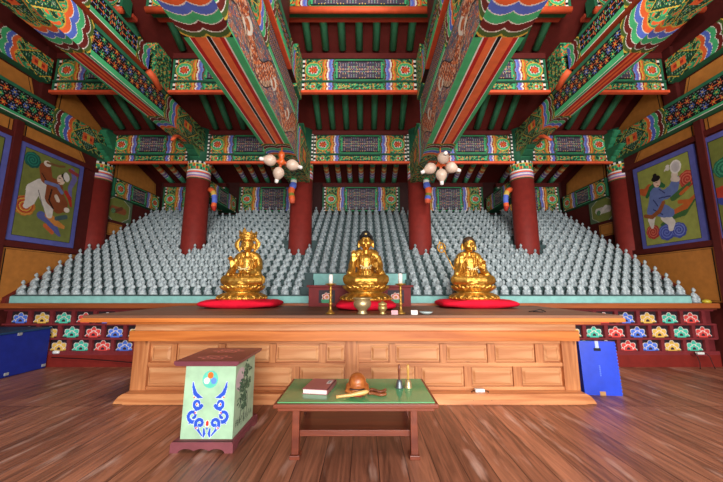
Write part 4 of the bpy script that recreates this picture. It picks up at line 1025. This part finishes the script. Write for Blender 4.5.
MB().lathe([(.05, 0), (.055, .01), (.04, .03), (.05, .045), (.082, .075), (.092, .105), (.082, .135), (.074, .15)], 32, (190, 168, 124), T).build('bowl', METAL, t)
MB().lathe([(.074, .148), (.098, .155), (.10, .165), (.084, .168), (.08, .150), (.0, .140)], 32, (200, 178, 130), T).build('rim', METAL, t)
T = Matrix.Translation((.305, 3.60, 1.0))
t = thing('brass_pot', 'small lidded brass pot right of the brass bowl', 'pot', (.305, 3.60, 1.0))
MB().lathe([(.036, 0), (.038, .008), (.026, .022), (.034, .032), (.052, .06), (.052, .08), (.036, .098)], 28, (196, 166, 104), T).build('body', METAL, t)
MB().lathe([(.05, .098), (.052, .108), (.046, .122), (.02, .134), (.01, .145)], 28, (200, 172, 110), T).build('lid', METAL, t)
def card(x, y, col, label):
    m = MB(); m.prism([(y-.012, 1.0), (y+.03, 1.0), (y+.012, 1.046)], 0, x-.036, x+.036, col); tag(m.build('place_card', PAINT), label, 'card')
card(.435, 3.53, (222, 170, 176), 'small pinkish folded card beside the right candlestick'); card(.655, 3.53, (232, 228, 224), 'small white folded card right of the candlestick')
o = MB().lathe([(.03, 0), (.062, .014), (.078, .03), (.07, .03), (.05, .016), (.0, .012)], 28, (176, 192, 190), Matrix.Translation((.79, 3.56, 1.0))).build('shallow_dish', GLOSS); tag(o, 'shallow pale green dish at the right of the cards on the altar', 'dish')
m = MB(); m.tube([(2.12, 3.9, 1.006), (2.18, 3.86, 1.02), (2.24, 3.86, 1.035), (2.30, 3.85, 1.008)], .006, 6, (30, 28, 30)); m.tube([(2.16, 3.88, 1.008), (2.24, 3.80, 1.008)], .006, 6, (30, 28, 30)); o = m.build('black_wire', PAINT); tag(o, 'bit of black wire lying on the altar right of the cushion', 'wire')

# ---------------------------------------------------------------- low green-topped desk and what lies on it
t = thing('low_desk', 'low reddish-brown desk with a green glass top in front of the altar', 'table', (.035, 2.87, 0))
slab('top_frame', (-.60, 2.53, .382), (.67, 3.21, .414), (120, 58, 38), DESKW, t, .006)
slab('top_apron', (-.57, 2.555, .355), (.64, 3.19, .382), (120, 58, 38), DESKW, t, .003)
slab('green_top', (-.575, 2.56, .414), (.645, 3.185, .42), (96, 178, 118), paint_mat('green_glass', .12, .6, .03), t)
for xx in (-.435, .485):
    for yy in (2.62, 3.12):
        m = MB(); m.box((xx-.028, yy-.03, .03), (xx+.028, yy+.03, .356), (120, 58, 38)); m.box((xx-.04, yy-.045, 0), (xx+.04, yy+.045, .03), (120, 58, 38)); m.build('leg', DESKW, t, bevel=.004)
slab('lower_shelf', (-.43, 2.66, .165), (.48, 3.08, .185), (120, 58, 38), DESKW, t, .002)
slab('shelf_rail', (-.43, 2.63, .145), (.48, 2.655, .19), (120, 58, 38), DESKW, t, .002)
t = thing('book', 'closed dusty pink book with a white label on the left of the desk', 'book', (-.33, 2.86, .42))
ang = R(9)
Mb = Matrix.Translation((-.285, 2.88, .42)) @ Matrix.Rotation(-ang, 4, 'Z')
MB().box((-.108, -.145, .004), (.098, .145, .036), (226, 220, 210), Mb).build('pages', PAINT, t)
m = MB(); m.box((-.112, -.15, .036), (.104, .15, .041), (166, 96, 106), Mb); m.box((-.112, -.15, 0), (.104, .15, .004), (166, 96, 106), Mb); m.box((.098, -.15, .0), (.104, .15, .041), (166, 96, 106), Mb); m.build('cover', GLOSS, t)
m = MB(); m.box((.045, .02, .041), (.085, .11, .0418), (232, 230, 226), Mb)
for k in range(5): m.box((.053, .03+.015*k, .0418), (.077-.006*(k % 2), .036+.015*k, .0422), (90, 90, 96), Mb)
o = m.build('title_label', PAINT, t)
# wooden fish
fx, fy = .04, 2.74
t = thing('wooden_fish', 'round carved wooden fish drum in the middle of the desk', 'drum', (fx, fy, .42))
p = MB(); p.ball((fx, fy+.01, .513), (.074, .07, .078), 24, 16); p.ball((fx, fy-.02, .468), (.08, .06, .042), 20, 12)
for q in (-1, 1): p.tube([(fx+q*.07, fy+.01, .49), (fx+q*.08, fy-.05, .46), (fx+q*.045, fy-.085, .45)], [.026, .022, .018], 10)
me = remeshed('body', p, .005, 3); place(me, 'body', MOK, t)
m = MB(); m.box((fx-.06, fy-.082, .476), (fx+.06, fy-.03, .484), (50, 24, 14)); m.build('sound_slot', PAINT, t)
MB().lathe([(.06, 0), (.066, .008), (.06, .018), (.045, .022)], 24, (150, 44, 36), Matrix.Translation((fx, fy-.01, .42))).build('support_ring', CLOTH, t)
o = MB().tube([(-.125, 2.635, .434), (-.10, 2.635, .438), (.0, 2.635, .449), (.07, 2.64, .462), (.115, 2.645, .470), (.135, 2.648, .472)], [.015, .011, .014, .018, .016, .006], 12, (222, 176, 106)).build('mallet', GLOSS); tag(o, 'pale wooden mallet lying across the front of the wooden fish', 'mallet')
m = MB()
for k in range(26):
    u = k/25; m.ball((.135+.14*u, 2.76+.03*math.sin(u*7), .432+.010*(k % 2)), .0125, 8, 6, (124, 64, 34))
for k in range(14):
    u = k/13; m.ball((.14+.13*u, 2.71+.02*math.sin(u*5+1), .432), .0125, 8, 6, (140, 76, 40))
o = m.build('prayer_beads', GLOSS); tag(o, 'string of brown prayer beads right of the wooden fish', 'beads')
def handbell(x, y, c1, c2, label):
    t = thing('handbell', label, 'bell', (x, y, .42), 'handbells'); T = Matrix.Translation((x, y, .42))
    MB().lathe([(.034, 0), (.035, .008), (.03, .02), (.025, .05), (.019, .068), (.008, .074)], 24, c1, T).build('bell', METAL, t)
    MB().lathe([(.008, .072), (.011, .085), (.008, .10), (.012, .15), (.011, .19), (.006, .20)], 16, c2, T).build('handle', GLOSS, t)
handbell(.408, 2.90, (110, 116, 120), (120, 58, 30), 'small dark metal handbell with brown handle, left of the pair'); handbell(.487, 2.90, (196, 176, 130), (196, 150, 70), 'small pale brass handbell with golden handle, right of the pair')

# ---------------------------------------------------------------- donation box
bx0, bx1, by0, by1 = -1.40, -.975, 2.73, 3.19
t = thing('donation_box', 'pale green painted donation box with maroon lid and scalloped foot', 'box', (-1.19, 2.96, 0))
m = MB(); MAR = (124, 66, 72)
def scallop(w):
    n = 40; pts = []
    for k in range(n+1):
        u = k/n; zz = 0 if (u < .14 or u > .86) else .014+.018*abs(math.sin((u-.14)/.72*PI*3))**.7
        pts.append((u*w, zz))
    return pts
sc = scallop(.50)
m.prism([(-1.445+a, b) for a, b in sc]+[(-.945, .062), (-.955, .08), (-1.435, .08), (-1.445, .062)], 1, 2.675, 2.70, MAR)
m.prism([(-1.445+a, b) for a, b in sc]+[(-.945, .062), (-.955, .08), (-1.435, .08), (-1.445, .062)], 1, 3.225, 3.25, MAR)
sc2 = scallop(.525)
for xx in (-1.445, -.970): m.prism([(2.70+a, b) for a, b in sc2]+[(3.225, .066), (2.70, .066)], 0, xx, xx+.025, MAR)
m.box((-1.435, 2.69, .045), (-.955, 3.24, .08), MAR); m.build('foot', PAINT, t)
def box_front():
    nu, nv = 110, 150; A = Art(.43, .55, nu); A.c[:] = (164, 200, 166)
    A.ell(.5, .80, .155, .155, (96, 200, 176)); A.ell(.5, .855, .058, .058, (226, 110, 40)); A.ell(.43, .78, .058, .058, (238, 238, 232)); A.ell(.57, .78, .058, .058, (96, 140, 216))
    B1 = (40, 84, 200); B2 = (210, 222, 236)
    for s in (-1, 1):
        X = lambda u: .5+s*u
        def both(pts, w):
            A.line([(X(a), b) for a, b in pts], [q+.014 for q in w], B2)
            A.line([(X(a), b) for a, b in pts], [q*1.12+.004 for q in w], B1)
        def curl(cu, cv, R0, a0, dr, turns, w, tail=None):
            pts = []; n = 26
            for k in range(n):
                t = k/(n-1); r = R0*(.32+.68*t); an = math.radians(a0)+dr*2*PI*turns*(t-1)
                pts.append((cu+r*math.cos(an), cv+r*math.sin(an)*.78))
            ws = [w*(.8+.35*k/(n-1)) for k in range(n)]
            if tail: pts += tail; ws += [w*(.9-.85*(k+1)/len(tail)) for k in range(len(tail))]
            both(pts, ws)
        both([(.335, .76), (.315, .68), (.28, .61), (.21, .565), (.14, .55)], [.004, .020, .032, .026, .006])
        curl(.22, .465, .092, 200, -1, 1.0, .021, [(.22, .385), (.30, .355), (.36, .34)])
        curl(.29, .305, .108, 250, -1, 1.0, .023, [(.33, .22), (.36, .20)])
        curl(.145, .205, .092, 300, -1, 1.0, .022, [(.16, .11), (.10, .055), (.06, .02)])
        both([(.06, .13), (.045, .07), (.06, .03)], [.012, .018, .008])
        for a, b in ((.28, .555), (.22, .46), (.24, .345), (.20, .145)):
            A.ell(X(a), b, .03, .02, (238, 232, 224), 30*s); A.ell(X(a+.01), b, .016, .016, (214, 60, 44))
    A.ell(.5, .20, .05, .065, (236, 226, 216)); A.ell(.5, .205, .03, .045, (210, 52, 40)); A.ell(.5, .14, .02, .02, (60, 110, 210))
    return A
def box_side():
    A = Art(.46, .55, 100); A.c[:] = (170, 200, 168); rg = random.Random(5)
    x, y = A.xy(.45, .5)
    A.ell(.25, .75, .22, .20, (206, 190, 196))
    for tx, h in ((.30, .62), (.48, .7), (.62, .5)): A.line([(tx, .12), (tx+.03, .4), (tx-.02, h)], [.016, .014, .008], (90, 104, 90))
    for k in range(230):
        cl = rg.choice([(.55, .82, .22, .12), (.38, .66, .2, .09), (.62, .62, .18, .09), (.4, .46, .22, .1), (.5, .32, .1, .05)])
        a = cl[0]+rg.gauss(0, cl[2]*.45); b = cl[1]+rg.gauss(0, cl[3]*.5); A.ell(a, b, .045, .018, rg.choice([(70, 112, 86), (54, 92, 74), (96, 136, 104), (60, 100, 80)]), rg.uniform(-40, 40))
    for k in range(60): a = rg.uniform(.1, .9); b = rg.uniform(.06, .16); A.line([(a, b), (a+.02, b+.05)], .006, (84, 112, 92))
    return A
m = MB(); z0, z1 = .08, .655; tp = .0; dx = .022
def side(p, eu, ev, A): m.grid(p, eu, ev, A.nu, A.nv, A.c)
AF, AS = box_front(), box_side()
# tapered body: painted sheets over a solid core
def quad(P, nu, nv, cols):
    P = [np.array(q, float) for q in P]; u = np.linspace(0, 1, nu+1); v = np.linspace(0, 1, nv+1); U, V_ = np.meshgrid(u, v, indexing='ij'); U = U[..., None]; V_ = V_[..., None]
    pts = (1-U)*(1-V_)*P[0]+U*(1-V_)*P[1]+U*V_*P[2]+(1-U)*V_*P[3]
    i, j = np.meshgrid(np.arange(nu), np.arange(nv), indexing='ij'); q = i*(nv+1)+j
    m.add(pts.reshape(-1, 3), np.stack([q, q+nv+1, q+nv+2, q+1], -1).reshape(-1, 4), np.asarray(cols, float).reshape(-1, 3))
b = [(bx0, by0), (bx1, by0), (bx1, by1), (bx0, by1)]; dx = .003; tt = [(bx0+dx, by0+dx), (bx1-dx, by0+dx), (bx1-dx, by1-dx), (bx0+dx, by1-dx)]
plain = np.array([[[172, 204, 172]]])
quad([(*b[0], z0), (*b[1], z0), (*tt[1], z1), (*tt[0], z1)], AF.nu, AF.nv, AF.c); quad([(*b[1], z0), (*b[2], z0), (*tt[2], z1), (*tt[1], z1)], AS.nu, AS.nv, AS.c)
quad([(*b[2], z0), (*b[3], z0), (*tt[3], z1), (*tt[2], z1)], 1, 1, plain); quad([(*b[3], z0), (*b[0], z0), (*tt[0], z1), (*tt[3], z1)], 1, 1, plain)
quad([(*tt[0], z1), (*tt[1], z1), (*tt[2], z1), (*tt[3], z1)], 1, 1, plain); quad([(*b[0], z0), (*b[3], z0), (*b[2], z0), (*b[1], z0)], 1, 1, plain)
m.build('body', PAINT, t, fixn=False)
nu, nv = 120, 130; a = (np.arange(nu)+.5)/nu*.54; bb = (np.arange(nv)+.5)/nv*.58; A_, B_ = np.meshgrid(a, bb, indexing='ij'); c = full(A_, (96, 50, 64))
for by in (.15, .43):
    x = np.abs(A_-.27); y = B_-by; r = np.hypot(x/.15, y/.075); th = np.arctan2(y/.075, x/.15); ring = np.abs(r-.78-.16*np.cos(6*th)) < .09; setc(c, ring, (206, 120, 124)); setc(c, np.abs(r-.35-.1*np.cos(4*th)) < .08, (206, 120, 124))
slot = (np.abs(A_-.27) < .12) & (np.abs(B_-.29) < .015); setc(c, slot, (30, 16, 18))
m = MB(); m.grid((-1.485, 2.70, .6905), (.54, 0, 0), (0, .58, 0), nu, nv, c); m.prism([(-1.465, .652), (-.965, .652), (-.945, .668), (-.945, .69), (-1.485, .69), (-1.485, .668)], 1, 2.70, 3.28, (112, 56, 66)); m.build('lid', GLOSS, t, fixn=False)

# ---------------------------------------------------------------- blue box and blue board, adapters
t = thing('blue_folded_box', 'flat bright blue plastic box with hand hole, upright at the altar right end', 'box', (2.99, 4.02, 0))
M_ = Matrix.Translation((2.80, 4.03, .0)) @ Matrix.Rotation(R(-7), 4, 'Z') @ Matrix.Rotation(R(-3), 4, 'X')
n = 24; m = MB(); 
m.box((0, 0, 0), (.42, .075, .63), (34, 70, 206), M_)
for k in range(16): m.box((.418, -.003, .02+k*.038), (.426, .078, .036+k*.038), (70, 110, 220), M_)
m.build('panel_body', GLOSS, t)
m = MB(); m.box((.165, -.004, .515), (.245, .002, .55), (10, 14, 30), M_); m.build('hand_hole', PAINT, t)
m = MB(); m.box((.185, -.006, .55), (.225, .0, .634), (176, 190, 206), M_); m.build('clear_tape', GLOSS, t)
m = MB(); m.box((.17, -.006, .0), (.235, .0, .045), (186, 140, 90), M_); m.build('brown_tape', GLOSS, t)
m = MB()
for k in range(6): m.box((.20, -.003, .22+k*.022), (.214, .0, .236+k*.022), (90, 124, 226), M_)
m.build('faint_print', GLOSS, t)
t = thing('blue_storage_box', 'big dark blue box against the left wall below the lotus panels', 'box', (-5.56, 4.4, 0))
slab('body', (-6.0, 3.5, 0), (-5.12, 5.33, .62), (24, 40, 130), PAINT, t, .015)
slab('top_sheet', (-6.02, 3.48, .62), (-5.11, 5.34, .65), (30, 62, 96), PAINT, t, .008)
for (yy, zz) in ((4.85, .60), (4.75, .05), (5.28, .05)): slab('metal_fitting', (-5.122, yy-.03, zz-.02), (-5.108, yy+.03, zz+.02), (150, 150, 150), PAINT, t, .004)
m = MB().lathe([(.025, 0), (.03, .02), (.022, .1)], 14, (216, 216, 216), Matrix.Translation((-5.06, 5.36, .235)) @ Matrix.Rotation(R(90), 4, 'Y')); o = m.build('white_knob', GLOSS); tag(o, 'small white fitting sticking out beside the dark blue box', 'fitting')
def adapter(x, y, z, label, zl, dx):
    t = thing('power_adapter', label, 'adapter', (x, y, z), 'white power adapters')
    slab('body', (x-.055, y-.025, z), (x+.055, y+.025, z+.035), (226, 226, 222), GLOSS, t, .006)
    for s in (-1, 1):
        m = MB(); m.tube([(x+s*.055, y, z+.015), (x+s*.095, y-.01, z+.01), (x+s*.10+dx, y-.05, z-.03), (x+s*.10+dx, y-.075, max(.006, z-zl*.6)), (x+s*.12+dx, y-.085, .006)], .005, 6, (24, 22, 24)); m.build('cable', PAINT, t)
adapter(1.43, 3.80, .105, 'white power adapter with two black cables on the altar plinth, right of the desk', .1, 0)
adapter(5.60, 5.30, .215, 'white power adapter with black cables at the right below the lotus panels', .2, 0)
slab('shelf_bracket', (5.5, 5.28, .19), (5.7, 5.37, .214), (122, 42, 46), PAINT, ts)
o = MB().tube([(-5.05, 5.33, .16), (-4.4, 5.33, .13), (-3.6, 5.33, .07), (-2.95, 5.34, .01)], .007, 6, (30, 16, 16)).build('black_cable', PAINT); tag(o, 'thin black cable sagging along the dark red base board left of the altar', 'cable')

# ---------------------------------------------------------------- lamp clusters under the great beams
def lamp(x, y, z, bulbs, label):
    t = thing('lamp_cluster', label, 'lamp', (x, y, z), 'lamp clusters under the great beams')
    m = MB(); m.lathe([(.05, z+.17), (.055, z+.10), (.035, z+.07), (.06, z+.02), (.065, z-.02), (.04, z-.05)], 20, (206, 92, 40), Matrix.Translation((x, y, 0)))
    m.lathe([(.012, z+.15), (.012, 3.665)], 10, (206, 92, 40), Matrix.Translation((x, y, 0))); m.build('hub', GLOSS, t)
    for d in bulbs:
        d = Vector(d).normalized(); rot = Vector((0, 0, 1)).rotation_difference(d).to_matrix().to_4x4()
        T = Matrix.Translation(Vector((x, y, z))+d*.06) @ rot
        m = MB(); m.tube([tuple(Vector((x, y, z))+d*.03), tuple(Vector((x, y, z))+d*.10)], .022, 10, (196, 84, 40)); m.build('socket', GLOSS, t)
        m = MB(); m.lathe([(.03, .03), (.072, .06), (.096, .11), (.094, .15), (.07, .20), (.04, .235), (.036, .24)], 24, (208, 184, 164), T); b = m.build('globe', GLOSS, t)
        m = MB(); m.lathe([(.034, .236), (.03, .295), (.014, .305)], 16, (238, 232, 226), T); m.build('white_tip', GLOSS, b)
lamp(-1.31, 5.0, 3.40, [(-.8, -.5, -.05), (-.25, .2, -.9), (1, .1, -.25)], 'cluster of three cream globes on an orange hub under the left great beam')
lamp(1.39, 5.0, 3.37, [(0, -1, .12), (-.8, .1, -.35), (.9, .1, -.3), (.05, .1, -1)], 'cluster of four cream globes on an orange hub under the right great beam')
